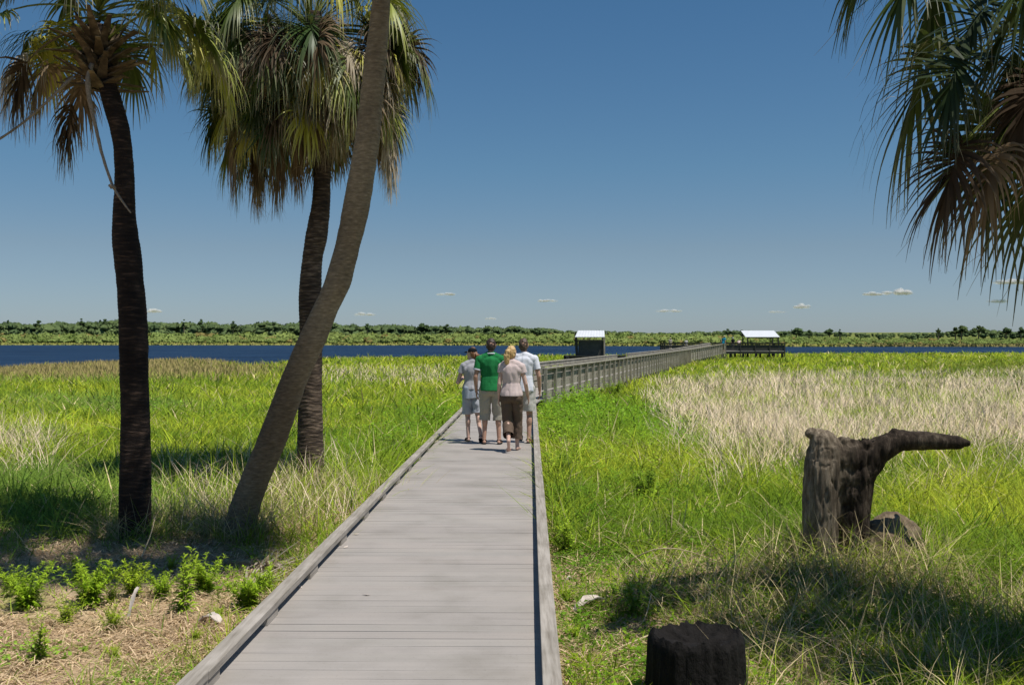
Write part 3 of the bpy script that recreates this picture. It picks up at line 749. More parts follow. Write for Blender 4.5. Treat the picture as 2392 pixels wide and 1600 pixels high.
def fronds(specs, seed=1):
    """specs: dicts -> numpy mesh arrays. Each frond = petiole + costapalmate fan of drooping segments"""
    r = RS(seed); VV = []; FL = []; FS = []; CC = []; nv = 0; nl = 0
    def strip(path, wid, side, col):
        # path (k,m,3), wid (k,) , side (k,m,3)
        nonlocal nv, nl
        k, m, _ = path.shape
        A = path - side*wid[:, None, None]*.5; B = path + side*wid[:, None, None]*.5
        V = np.stack([A, B], 2).reshape(k, m*2, 3)           # (k, m, 2, 3) with m inner? ->
        V = V.transpose(1, 0, 2).reshape(-1, 3) if False else np.stack([A, B], 0).transpose(2, 1, 0, 3).reshape(m, k*2, 3)
        VV.append(V.reshape(-1, 3)); c = col if col.ndim == 3 else np.repeat(col[:, None], k*2, 1); CC.append(c.reshape(-1, 3))
        base = (nv+np.arange(m)*k*2)[:, None, None]+(np.arange(k-1)*2)[None, :, None]+np.array([0,1,3,2])[None, None]
        FL.append(base.ravel()); FS.append(nl+np.arange(m*(k-1))*4); nl += m*(k-1)*4; nv += m*k*2
    for s in specs:
        o = np.array(s['o'], float); az = s['az']; el = s['el']; PL = s['pl']; L = s['L']; n = s.get('n', 54)
        d = np.array([math.cos(az)*math.cos(el), math.sin(az)*math.cos(el), math.sin(el)])
        # petiole
        k = 9; path = [o]; dd = d.copy()
        for i in range(k-1):
            dd = dd+np.array([0,0,-1])*s.get('sag', .06); dd /= np.linalg.norm(dd); path.append(path[-1]+dd*PL/(k-1))
        path = np.array(path)
        S = np.cross(dd, [0,0,1.0]); S = S/np.linalg.norm(S) if np.linalg.norm(S) > 1e-3 else np.array([1.,0,0])
        roll = s.get('roll', 0); Nn = np.cross(S, dd); S = S*math.cos(roll)+Nn*math.sin(roll); Nn = np.cross(S, dd)
        wid = np.linspace(.045, .022, k)
        pc = np.array([s.get('pcol', (.16,.19,.05))])
        strip(path[:, None, :], wid, np.repeat(S[None, None], k, 0), pc)
        strip(path[:, None, :], wid*.6, np.repeat(Nn[None, None], k, 0), pc)
        # costa: continues and arcs
        am = s.get('am', 2.3); a = np.linspace(-am, am, n)+r.randn(n)*.03
        t = 1-np.abs(a)/am; cl = L*.42
        cd = dd.copy(); cp = [path[-1]]; cds = [cd]
        for i in range(10):
            cd = cd+np.array([0,0,-1])*s.get('cdroop', .13); cd /= np.linalg.norm(cd); cp.append(cp[-1]+cd*cl/10); cds.append(cd)
        cp = np.array(cp); cds = np.array(cds); ci = (t*.9*10)
        base = np.stack([np.interp(ci, np.arange(11), cp[:, j]) for j in range(3)], 1)
        cdir = np.stack([np.interp(ci, np.arange(11), cds[:, j]) for j in range(3)], 1)
        dirs = cdir*np.cos(a)[:, None]+S*np.sin(a)[:, None]+Nn*(.16+.1*r.randn(n))[:, None]
        dirs /= np.linalg.norm(dirs, axis=1)[:, None]
        Ls = L*(.62+.22*np.cos(a))*(.85+.3*r.rand(n))
        m = 8; dr = s.get('droop', .5)*(.6+.8*r.rand(n))
        pth = [base]; sd = []; cur = dirs.copy()
        side0 = np.cross(dirs, Nn); side0 /= np.linalg.norm(side0, axis=1)[:, None]+1e-9
        for i in range(m-1):
            tt = (i+1)/(m-1)
            cur = cur+np.array([0,0,-1.])*(dr*(.10+.75*tt**1.6))[:, None]+r.randn(n, 3)*s.get('mess', .03)
            cur /= np.linalg.norm(cur, axis=1)[:, None]
            pth.append(pth[-1]+cur*(Ls/(m-1))[:, None])
        pth = np.array(pth)
        sd = np.repeat(side0[None], m, 0)
        prof = np.array([.5, .95, 1, .85, .6, .4, .25, .08])*s.get('w', .034)
        c0 = np.array(s['col']); cv = c0[None]*(.72+.5*r.rand(n))[:, None]
        if 'tip' in s:
            tf = np.clip(np.linspace(-.6, 1.2, m), 0, 1)[None, :, None]*s.get('tipamt', .6)
            ccc = cv[:, None]*(1-tf)+np.array(s['tip'])[None, None]*tf*(.7+.6*r.rand(n))[:, None, None]
            ccc = np.repeat(ccc, 2, 1)
        else: ccc = np.repeat(cv[:, None], m*2, 1)
        strip(pth, prof, sd, ccc)
        # loose threads
        if s.get('thr', .3) > 0:
            q = r.rand(n) < s.get('thr', .3); b = pth[5][q]; kq = q.sum()
            if kq:
                cur2 = cur[q]+r.randn(kq, 3)*.5; P2 = [b]
                for i in range(3):
                    cur2 = cur2+np.array([0,0,-1.])*.35+r.randn(kq, 3)*.2; cur2 /= np.linalg.norm(cur2, axis=1)[:, None]; P2.append(P2[-1]+cur2*(L*.10))
                strip(np.array(P2), np.array([.004,.003,.0025,.001]), np.repeat(side0[q][None], 4, 0), np.repeat((np.array([.42,.36,.22])*(.6+.5*r.rand(kq))[:, None])[:, None], 8, 1))
    return np.concatenate(VV), np.concatenate(FL), np.concatenate(FS), np.concatenate(CC)
def frond_obj(name, parent, specs, mat, seed):
    V, fl, fs, C = fronds(specs, seed)
    return link(name, make_mesh(name, V, fl=fl, fs=fs, col=C, smooth=True), M[mat], parent)

LIVE = (.085,.13,.016); LIVE2 = (.27,.31,.035); YEL = (.48,.46,.06); DARKG = (.040,.078,.016)
DEADC = (.22,.155,.092); DEADG = (.46,.39,.29); DEADD = (.075,.050,.030)
def boots(parent, c, R, h, n, seed, out=.3, up=.5):
    """old leaf bases ringing the trunk top; each a tapering curved tongue"""
    r = RS(seed); V = []; Fc = []
    for i in range(n):
        az = i*2.4+r.rand()*.4; z0 = c[2]+h*(i/n)
        L = out*(.6+.8*r.rand()); el = up+(r.rand()-.5)*.9 + .5*(i/n)
        d = Vector((math.cos(az)*math.cos(el), math.sin(az)*math.cos(el), math.sin(el))); s = Vector((-math.sin(az), math.cos(az), 0))
        p = Vector((c[0]+R*.75*math.cos(az), c[1]+R*.75*math.sin(az), z0)); b = len(V)
        K = 6
        for k in range(K+1):
            t = k/K; w = (.078*(1-t)**.8+.030)*(1+.5*(k == K)); th = .016*(1-t)+.006
            d2 = (d+Vector((0,0,-.35*t*(r.rand()*.8)))).normalized(); nn = s.cross(d2)
            for (i2, j2) in ((-1,-1),(1,-1),(1,1),(-1,1)):
                V.append(tuple(p+s*(w/2*i2)+nn*(th/2*j2)))
            p = p+d2*L/K
        for k in range(K):
            o = b+4*k
            for j in range(4): Fc.append([o+j, o+(j+1)%4, o+4+(j+1)%4, o+4+j])
        Fc += [[b+3,b+2,b+1,b], [b+4*K+j for j in range(4)]]
    return link('leaf_bases', make_mesh('leaf_bases', V, Fc), M['boot'], parent)

def crown_specs(c, r, n_live, n_dead, pl=(.8,1.1), L=(.75,1.0), live_cols=((LIVE,.5),(LIVE2,.35),(YEL,.15)), dead_cols=((DEADC,.5),(DEADG,.25),(DEADD,.25)), el0=1.35, el1=-.5, dead_el=(-1.35,-.55), dead_pl=(.5,.9), z_spread=.5):
    live = []; dead = []
    def pick(cols):
        u = r.rand(); s = 0
        for q, w in cols:
            s += w
            if u < s: return q
        return cols[-1][0]
    for i in range(n_live):
        t = i/max(1, n_live-1); el = el0+(el1-el0)*t**.85+(r.rand()-.5)*.25
        az = i*2.399+r.rand()*.3
        live.append(dict(o=(c[0], c[1], c[2]-z_spread*t*.6), az=az, el=el, pl=pl[0]+(pl[1]-pl[0])*r.rand(), L=L[0]+(L[1]-L[0])*r.rand(), col=pick(live_cols),
                         sag=.05+.07*r.rand(), droop=.45+.35*r.rand(), cdroop=.14+.08*r.rand(), roll=(r.rand()-.5)*1.0, am=2.1+.3*r.rand(), tip=DEADG, tipamt=.25+.4*(r.rand() < .3), mess=.02, w=.032))
    for i in range(n_dead):
        az = i*2.399+r.rand()*.5; el = dead_el[0]+(dead_el[1]-dead_el[0])*r.rand()**.8
        dead.append(dict(o=(c[0], c[1], c[2]-z_spread*(.55+.5*r.rand())), az=az, el=el, pl=dead_pl[0]+(dead_pl[1]-dead_pl[0])*r.rand(), L=(L[0]+(L[1]-L[0])*r.rand())*.92, col=pick(dead_cols),
                         sag=.14, droop=.8+.5*r.rand(), cdroop=.25, roll=(r.rand()-.5)*2.2, am=1.0+.9*r.rand(), tip=DEADG, tipamt=.3, mess=.12, w=.024, pcol=(.20,.15,.09), thr=.6))
    return live, dead

def palm_left():
    Y = 9.9
    t = empty('palm_tree', ((310-CX)/F*Y, Y, -.25)); tag(t, 'palm with the darkest, nearly straight trunk, its crown of old leaf bases tied with vines', 'palm tree')
    off = -np.array(t.location)
    prof = [(1310,268,362),(1285,275,354),(1230,280,352),(1150,281,351),(1000,283,349),(925,282,348),(858,280,346),(813,279,346),(746,278,342),(702,277,338),(648,274,333),(590,267,328),(550,264,322),(501,265,315),(430,268,314),(389,268,312),(345,266,309),(300,258,303),(260,246,293),(223,236,281),(190,228,268),(120,215,258),(60,205,250)]
    tr = trunk('trunk', t, prof, Y, 'bark_shaded', .036, 4); tr.location = off
    c = P(232, 5, Y); r = RS(21)
    b = boots(t, P(234, 212, Y), .10, .50, 56, 3, .32, .25); b.location = off
    live, dead = crown_specs(c, r, 36, 9, (.65,.95), (.50,.72), z_spread=.30, el0=1.3, el1=.18, dead_el=(-.5,.1), dead_pl=(.7,1.0))
    live = [s for s in live if not (math.sin(s['az']) < -.45 and s['el'] < .62)]
    for s in live: s['droop'] *= .75
    dead = [s for s in dead if math.cos(s['az']) < -.6]
    # a few placed by hand: the hanging brown frond at the far left, the green fans to the right
    for (px, py, az, el, pl, L, col, dr) in [(60,60,3.0,-.05,.55,.7,DEADC,1.2),(150,60,3.3,.05,.7,.62,DEADG,1.0),(290,40,.1,.35,.62,.6,LIVE2,.9),(300,30,-.5,.55,.7,.7,LIVE,.7),(250,90,.5,.30,1.0,.72,LIVE2,.8),(200,50,2.8,.5,.8,.7,LIVE,.7)]:
        live.append(dict(o=P(235,110,Y), az=az, el=el, pl=pl, L=L, col=col, sag=.05, droop=dr, cdroop=.2, roll=.2, am=2.0, tip=DEADG, tipamt=.3, mess=.05, w=.026, thr=.4))
    cr = frond_obj('crown', t, live, 'frond', 5); cr.location = off
    dd = frond_obj('dead_frond_skirt', t, dead, 'dead', 6); dd.location = off
palm_left()

def palm_mid():
    Y = 13.6
    t = empty('palm_tree', ((726-CX)/F*Y, Y, -.4)); tag(t, 'palm with huge shaggy round crown of green and brown fronds, behind the leaning trunk', 'palm tree')
    off = -np.array(t.location)
    prof = [(1190,690,766),(1144,696,757),(1100,695,756),(1043,695,754),(980,697,753),(914,699,752),(830,700,753),(748,700,754),(705,699,752),(669,700,750),(640,702,750),(621,705,750),(595,708,754),(560,713,764),(541,716,767),(510,722,770),(477,729,772),(440,731,772),(400,732,773),(350,732,774),(300,728,770),(200,722,764),(100,716,758),(30,712,752)]
    tr = trunk('trunk', t, prof, Y, 'bark_mid', .05, 8, None, .045); tr.location = off
    r = RS(33)
    c = P(728, 60, Y)
    live, dead = crown_specs(c, r, 52, 40, (.85,1.15), (.85,1.05), z_spread=.4, el0=1.3, el1=-.35, dead_el=(-1.35,-.35), dead_pl=(.30,.62),
                             live_cols=((LIVE,.42),(LIVE2,.26),(YEL,.16),(DARKG,.16)), dead_cols=((DEADC,.42),(DEADG,.2),(DEADD,.38)))
    # lower tiers that make the ball and its ragged hem
    for i in range(120):
        az = i*2.399+r.rand(); tier = r.rand()
        el = .22-.85*tier+(r.rand()-.5)*.3; isg = r.rand() < .52
        s = dict(o=(c[0], c[1], c[2]-.10-.55*tier), az=az, el=el+.15, pl=(.95+.45*r.rand())*(1-.25*tier), L=.56+.22*r.rand(),
                 col=(LIVE if r.rand() < .45 else (YEL if r.rand() < .3 else DARKG)) if isg else (DEADC if r.rand() < .4 else (DEADG if r.rand() < .35 else DEADD)),
                 sag=.09, droop=.35+.45*r.rand(), cdroop=.16, roll=(r.rand()-.5)*2.0, am=1.8+.6*r.rand(), tip=DEADG, tipamt=.25, mess=.07, w=.034, thr=.5)
        (live if isg else dead).append(s)
    for k in range(9):
        live.append(dict(o=(c[0]-.05, c[1], c[2]-.1-.08*k), az=math.pi+(r.rand()-.5)*1.3, el=.30-.10*k, pl=1.15+.2*r.rand(), L=.78, col=[LIVE,DARKG,YEL,LIVE2][k % 4], sag=.06, droop=.75, cdroop=.2, roll=(r.rand()-.5), am=2.0, tip=DEADG, tipamt=.3, mess=.06, w=.028, thr=.4))
    for k in range(10):  # pale fronds on the near side: sunlit highlights put into the colour
        dead.append(dict(o=(c[0], c[1], c[2]-.1-.3*r.rand()), az=-math.pi/2+(r.rand()-.5)*2.4, el=.15-.5*r.rand(), pl=.75+.3*r.rand(), L=.55+.2*r.rand(), col=(.62,.52,.38), sag=.08, droop=1.3, cdroop=.3, roll=(r.rand()-.5)*2, am=1.5, tip=(.7,.6,.45), tipamt=.4, mess=.14, w=.024, thr=.6, pcol=(.2,.15,.09)))
    # hanging lobes seen against the sky
    for (px, py) in [(600,300),(606,335),(596,320),(700,290),(690,300),(905,270),(912,290),(640,250),(800,195),(790,180),(806,175),(540,290),(650,320)]:
        p = P(px, py, Y+(r.rand()-.5)*.6)
        dead.append(dict(o=p, az=r.rand()*6.28, el=-1.3, pl=.12, L=.78, col=DEADG if px > 780 else DEADC, sag=.2, droop=1.8, cdroop=.5, roll=r.rand()*3, am=.8, tip=DEADG, tipamt=.3, mess=.08, w=.026, pcol=(.2,.15,.09), thr=.6))
    cr = frond_obj('crown', t, live, 'frond', 15); cr.location = off
    dd = frond_obj('dead_frond_skirt', t, dead, 'dead', 16); dd.location = off
palm_mid()

def palm_lean():
    Y = 10.0
    t = empty('palm_tree', ((555-CX)/F*Y, Y, -.25)); tag(t, 'leaning palm whose long curved trunk crosses in front of the shaggy crown', 'palm tree')
    off = -np.array(t.location)
    prof = [(1310,495,600),(1285,505,598),(1259,512,596),(1210,528,600),(1158,547,615),(1100,570,638),(1043,595,664),(970,622,690),(900,649,715),(850,671,738),(796,694,763),(733,724,786),(669,755,817),(573,785,841),(520,796,856),(477,803,865),(400,816,877),(319,829,888),(240,840,895),(159,850,902),(80,861,907),(0,870,911),(-120,876,916),(-300,878,918),(-600,876,920),(-850,870,916),(-1000,866,912)]
    lean_dep = lambda py: -2.1*np.clip((1310-py)/2310., 0, 1)**1.15
    tr = trunk('trunk', t, prof, Y, 'bark_grey', .036, 12, lean_dep, .022); tr.location = off
    c = P(888, -1030, 7.9); r = RS(44)
    b = boots(t, P(888, -900, 7.95), .10, .45, 30, 5, .3, .6); b.location = off
    live, dead = crown_specs(c, r, 46, 14, (.85,1.15), (.9,1.1), z_spread=.5, el0=1.3, el1=-.25, dead_el=(-.9,-.4))
    cr = frond_obj('crown', t, live, 'frond', 25); cr.location = off
    dd = frond_obj('dead_frond_skirt', t, dead, 'dead', 26); dd.location = off
palm_lean()

def palm_right():
    LIVE = (.055,.085,.016); DARKG = (.028,.048,.012)  # greens darkened for this palm: shade of its crown put into the colour
    Y = 6.0
    t = empty('palm_tree', (3.75, Y, -.25)); tag(t, 'palm overhanging from the right edge, only its dark drooping fronds in view', 'palm tree')
    off = -np.array(t.location)
    K = F/Y
    prof = [(1500+0, CX+3.6*K, CX+3.9*K),(900, CX+3.6*K, CX+3.88*K),(300, CX+3.5*K, CX+3.75*K),(-60, CX+3.4*K, CX+3.64*K)]
    tr = trunk('trunk', t, prof, Y, 'bark_grey', .05, 14); tr.location = off
    c = np.array([3.28, Y, 4.0]); r = RS(55)
    b = boots(t, (3.5, Y, 3.3), .12, .5, 26, 7, .3, .6); b.location = off
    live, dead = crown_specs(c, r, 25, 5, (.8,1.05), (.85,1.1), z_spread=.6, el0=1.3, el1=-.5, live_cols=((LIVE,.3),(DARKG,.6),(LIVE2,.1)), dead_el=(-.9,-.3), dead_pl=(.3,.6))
    # fronds reaching into the frame
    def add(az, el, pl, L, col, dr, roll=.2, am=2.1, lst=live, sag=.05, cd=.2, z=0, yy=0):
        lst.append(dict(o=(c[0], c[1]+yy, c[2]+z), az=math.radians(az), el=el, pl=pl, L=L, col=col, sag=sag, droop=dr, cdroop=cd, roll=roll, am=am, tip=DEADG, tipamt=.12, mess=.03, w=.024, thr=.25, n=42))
    live[:] = [s for s in live if not (2.3 < (s['az'] % 6.283) < 4.6 and s['el'] < 1.0)]; dead[:] = [s for s in dead if not (2.0 < (s['az'] % 6.283) < 4.9)]
    # reaching far left at the top, arching down
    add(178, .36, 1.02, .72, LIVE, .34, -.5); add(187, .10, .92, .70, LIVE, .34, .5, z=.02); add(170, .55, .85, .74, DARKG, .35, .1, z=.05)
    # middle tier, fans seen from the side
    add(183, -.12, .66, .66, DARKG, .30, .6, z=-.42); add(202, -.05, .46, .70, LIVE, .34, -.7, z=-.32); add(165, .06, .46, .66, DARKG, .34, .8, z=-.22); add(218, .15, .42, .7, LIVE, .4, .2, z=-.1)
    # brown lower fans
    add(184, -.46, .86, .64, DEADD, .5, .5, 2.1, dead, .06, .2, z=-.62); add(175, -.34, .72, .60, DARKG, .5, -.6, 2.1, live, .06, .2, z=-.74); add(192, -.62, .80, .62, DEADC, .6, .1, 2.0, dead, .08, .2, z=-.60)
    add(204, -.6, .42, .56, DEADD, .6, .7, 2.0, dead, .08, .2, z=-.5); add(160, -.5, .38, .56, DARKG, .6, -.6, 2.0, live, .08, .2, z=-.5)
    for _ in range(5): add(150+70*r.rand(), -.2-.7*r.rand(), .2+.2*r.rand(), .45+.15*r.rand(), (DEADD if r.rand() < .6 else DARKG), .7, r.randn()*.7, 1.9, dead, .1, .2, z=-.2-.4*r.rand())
    cr = frond_obj('crown', t, live, 'frond', 35); cr.location = off
    dd = frond_obj('dead_frond_skirt', t, dead, 'dead', 36); dd.location = off
palm_right()

# vines on the left palm
def tube(name, pts, rad, mat, parent=None, ns=8, rough=.0, seed=1):
    pts = [Vector(p) for p in pts]; V = []; Fc = []
    # Catmull resample
    P2 = []
    for i in range(len(pts)-1):
        p0 = pts[max(0, i-1)]; p1 = pts[i]; p2 = pts[i+1]; p3 = pts[min(len(pts)-1, i+2)]
        for k in range(8):
            t = k/8; P2.append(.5*((2*p1)+(p2-p0)*t+(2*p0-5*p1+4*p2-p3)*t*t+(3*p1-3*p2+p3-p0)*t**3))
    P2.append(pts[-1]); n = len(P2); r = RS(seed)
    rr = np.interp(np.linspace(0, 1, n), np.linspace(0, 1, len(rad)), rad) if hasattr(rad, '__len__') else np.full(n, rad)
    for i, p in enumerate(P2):
        d = (P2[min(n-1, i+1)]-P2[max(0, i-1)]).normalized(); s = d.cross(Vector((.2, 1, .1))).normalized(); u = s.cross(d)
        for j in range(ns):
            a = 2*math.pi*j/ns; q = rr[i]*(1+rough*r.randn()); V.append(tuple(p+(s*math.cos(a)+u*math.sin(a))*q))
    for i in range(n-1):
        for j in range(ns): Fc.append([i*ns+j, i*ns+(j+1)%ns, (i+1)*ns+(j+1)%ns, (i+1)*ns+j])
    Fc += [list(range(ns))[::-1], [(n-1)*ns+j for j in range(ns)]]
    return link(name, make_mesh(name, V, Fc, smooth=True), M[mat], parent)
Yv = 9.72
o = tube('hanging_vine', [P(215,150,Yv), P(206,190,Yv-.03), P(210,235,Yv-.03), P(222,290,Yv-.02), P(240,365,Yv), P(262,430,Yv+.02), P(280,462,Yv), P(306,498,Yv+.02)], [.022,.026,.022,.017,.014,.013,.012,.006], 'vine', rough=.06)
tag(o, 'grey vine hanging from the leaf bases down onto the dark trunk', 'vine')
k2 = tube('knot', [P(256,434,Yv), P(262,436,Yv-.03), P(270,441,Yv)], [.012,.022,.012], 'vine', o, rough=.15)
o = tube('slanting_vine', [P(172,180,Yv), P(158,192,Yv-.05), P(142,208,Yv-.08), P(100,248,Yv-.1), P(40,298,Yv-.12), P(-40,350,Yv-.15), P(-200,450,Yv-.3)], [.015,.018,.014,.012,.011,.011,.011], 'vine', rough=.06, seed=4)
tag(o, 'taut grey vine slanting down from the palm to the left edge', 'vine')

# ------------------------------------------------------------------ voxel blob modelling
def sphere_cloud(balls):
    """balls: list of (center(3), radii(3)) -> joined sphere mesh"""
    u = 12; v = 8
    th = np.linspace(0, math.pi, v+1)[1:-1]; ph = np.arange(u)*2*math.pi/u
    S = [(0,0,1)]+[(math.sin(a)*math.cos(b), math.sin(a)*math.sin(b), math.cos(a)) for a in th for b in ph]+[(0,0,-1)]
    S = np.array(S); f = []
    nr = v-1
    for j in range(u): f.append([0, 1+j, 1+(j+1)%u])
    for i in range(nr-1):
        for j in range(u): f.append([1+i*u+j, 1+(i+1)*u+j, 1+(i+1)*u+(j+1)%u, 1+i*u+(j+1)%u])
    e = 1+(nr-1)*u; last = len(S)-1
    for j in range(u): f.append([e+j, last, e+(j+1)%u])
    V = []; Fc = []
    for i, (c, r) in enumerate(balls):
        V.append(S*np.array(r)[None]+np.array(c)[None]); o = i*len(S); Fc += [[q+o for q in g] for g in f]
    return np.concatenate(V), Fc
def limb(a, b, ra, rb, flat=1.0):
    a = np.array(a, float); b = np.array(b, float); L = np.linalg.norm(b-a); n = max(2, int(L/min(min(ra, rb)*.33, .022))+1)
    return [(a+(b-a)*t, (ra+(rb-ra)*t, (ra+(rb-ra)*t)*flat, ra+(rb-ra)*t)) for t in np.linspace(0, 1, n)]
def melt(name, balls, voxel, mat, parent=None, smooth=8, disp=None, cut=None):
    V, Fc = sphere_cloud(balls)
    me = make_mesh(name+'_raw', V, Fc); o = bpy.data.objects.new('tmp', me); COL.objects.link(o)
    m = o.modifiers.new('r', 'REMESH'); m.mode = 'VOXEL'; m.voxel_size = voxel; m.use_smooth_shade = True
    s = o.modifiers.new('s', 'SMOOTH'); s.factor = .5; s.iterations = smooth
    dg = bpy.context.evaluated_depsgraph_get(); me2 = bpy.data.meshes.new_from_object(o.evaluated_get(dg))
    bpy.data.objects.remove(o); bpy.data.meshes.remove(me); me2.name = name; me2.materials.clear()
    n = len(me2.vertices); co = np.empty(n*3, np.float32); me2.vertices.foreach_get('co', co); co = co.reshape(-1, 3)
    if disp is not None:
        no = np.empty(n*3, np.float32); me2.vertices.foreach_get('normal', no); no = no.reshape(-1, 3)
        co = disp(co, no); me2.vertices.foreach_set('co', co.astype(np.float32).ravel())
    if cut is not None:
        import bmesh
        bm = bmesh.new(); bm.from_mesh(me2)
        for (pc, pn) in cut: bmesh.ops.bisect_plane(bm, geom=bm.verts[:]+bm.edges[:]+bm.faces[:], plane_co=pc, plane_no=pn, clear_outer=True)
        bm.to_mesh(me2); bm.free()
    me2.polygons.foreach_set('use_smooth', np.ones(len(me2.polygons), bool)); me2.update()
    return link(name, me2, M[mat], parent)
def noise3(co, sc, amp, seed=0, stretch=(1,1,1)):
    st = Vector(stretch)
    return np.array([mnoise.noise(Vector((p[0]*st.x*sc+seed, p[1]*st.y*sc, p[2]*st.z*sc))) for p in co])*amp

# ------------------------------------------------------------------ stumps and logs
def hollow_stump():
    Y = STY; base = gz(STX, Y)
    def Q(px, py, dy=0): return P(px, py, Y+dy)
    t = empty('hollow_stump', (0,0,0)); tag(t, 'tall grey hollow stump with one long dark branch pointing right', 'stump')
    B = []
    B += limb(Q(1915,1345), Q(1924,1090), .165, .158)
    for (px, py, r, dy) in [(1915,1345,.165,0),(1914,1300,.150,0),(1916,1250,.147,0),(1917,1200,.150,0),(1920,1150,.155,0),(1924,1100,.16,0),(1926,1060,.145,0),(1922,1035,.115,0),(1915,1018,.075,.02),(1912,1010,.05,.04)]:
        B.append((Q(px, py, dy), (r, r*.95, r)))
    for a, b, ra, rb in [((1922,1080,.02),(1985,1062,.05),.15,.145),((1985,1070,.04),(2035,1062,.05),.14,.12),((1960,1110,.05),(2000,1110,.08),.15,.13),((1965,1160,.09),(2000,1150,.1),.11,.10),
                         ((2035,1056,.05),(2085,1030,.0),.10,.085),((2085,1030,0),(2150,1029,-.06),.085,.075),((2150,1029,-.06),(2225,1036,-.14),.072,.050),((2225,1036,-.14),(2262,1037,-.18),.045,.022)]:
        B += limb(Q(*a), Q(*b), ra, rb)
    for (px, py, r) in [(1900,1004,.035),(1893,1012,.04),(1968,1030,.04),(1925,1012,.035),(1990,1034,.035),(2090,1010,.04),(2108,1012,.035),(2135,1014,.03),(2180,1017,.028),(2020,1036,.045)]:
        B.append((Q(px, py), (r, r*1.5, r)))
    # buttress roots
    for (x, y) in [(-.26,-.1),(-.1,-.25),(.18,.2)]:
        B += limb(Q(1915,1290), (Q(1915,1300)+np.array([x, y, -.14])), .12, .06)
    def disp(co, no):
        d = noise3(co, 4, .022, 3, (1,1,.35))+noise3(co, 13, .014, 7, (1,1,.3))+noise3(co, 38, .009, 9, (1,1,.4))
        flutes = .006*np.sin(co[:, 0]*60+3*np.sin(co[:, 2]*5))
        return co+no*(d+flutes)[:, None]
    for (px, py, r, dy) in [(1990,1350,.15,.06),(1988,1300,.135,.06),(1986,1250,.130,.07),(1986,1200,.135,.07),(1990,1150,.145,.06),(2003,1110,.145,.05)]: B.append((Q(px, py, dy), (r, r, r)))
    B += limb(Q(1988,1340,.08), Q(2003,1120,.06), .135, .14)+limb(Q(2003,1110,.05), Q(2042,1072,.04), .135, .10)
    B += limb(Q(2060,1052,.02), Q(2100,1030,-.02), .100, .084)+limb(Q(2100,1030,-.02), Q(2160,1029,-.08), .084, .080)+limb(Q(2160,1029,-.08), Q(2238,1034,-.15), .080, .056)+limb(Q(2238,1034,-.15), Q(2264,1033,-.19), .052, .018)
    x0 = Q(1958,1200)[0]
    def disp2(co, no):
        k = 1-.75*np.clip((co[:, 0]-Q(2040,1000)[0])/.2, 0, 1)
        crev = -.05*np.exp(-((co[:, 0]-x0-.012*np.sin(co[:, 2]*14))/.022)**2)*(co[:, 1] < Y+.05)*np.clip((Q(0,1130)[2]-co[:, 2])/.15, 0, 1)
        n1 = noise3(co, 20, 1, 9, (1,1,.14)); rid = .014*n1-.012*np.exp(-(n1/.05)**2)+noise3(co, 75, .008, 4, (1,1,.15))
        big = noise3(co, 5, .022, 3, (1,1,.4))
        return co+no*((rid+big)*k+crev)[:, None]
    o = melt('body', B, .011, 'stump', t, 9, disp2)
    r = RS(4)
    for i in range(22):
        px = 1895+r.rand()*210; p = Q(px, 1026+r.rand()*10+(10 if 1940 < px < 2060 else 0), (r.rand()-.5)*.1); q = p+np.array([(r.rand()-.5)*.05, 0, .02+.03*r.rand()])
        mb = MB(); mb.box(p, q, .028, .02, side=(1,0,.2)); mb.v[4:] = [tuple(np.array(v)*.3+q*.7) for v in mb.v[4:]]; mb.build('splinter', M['stump_dark'], t)
hollow_stump()
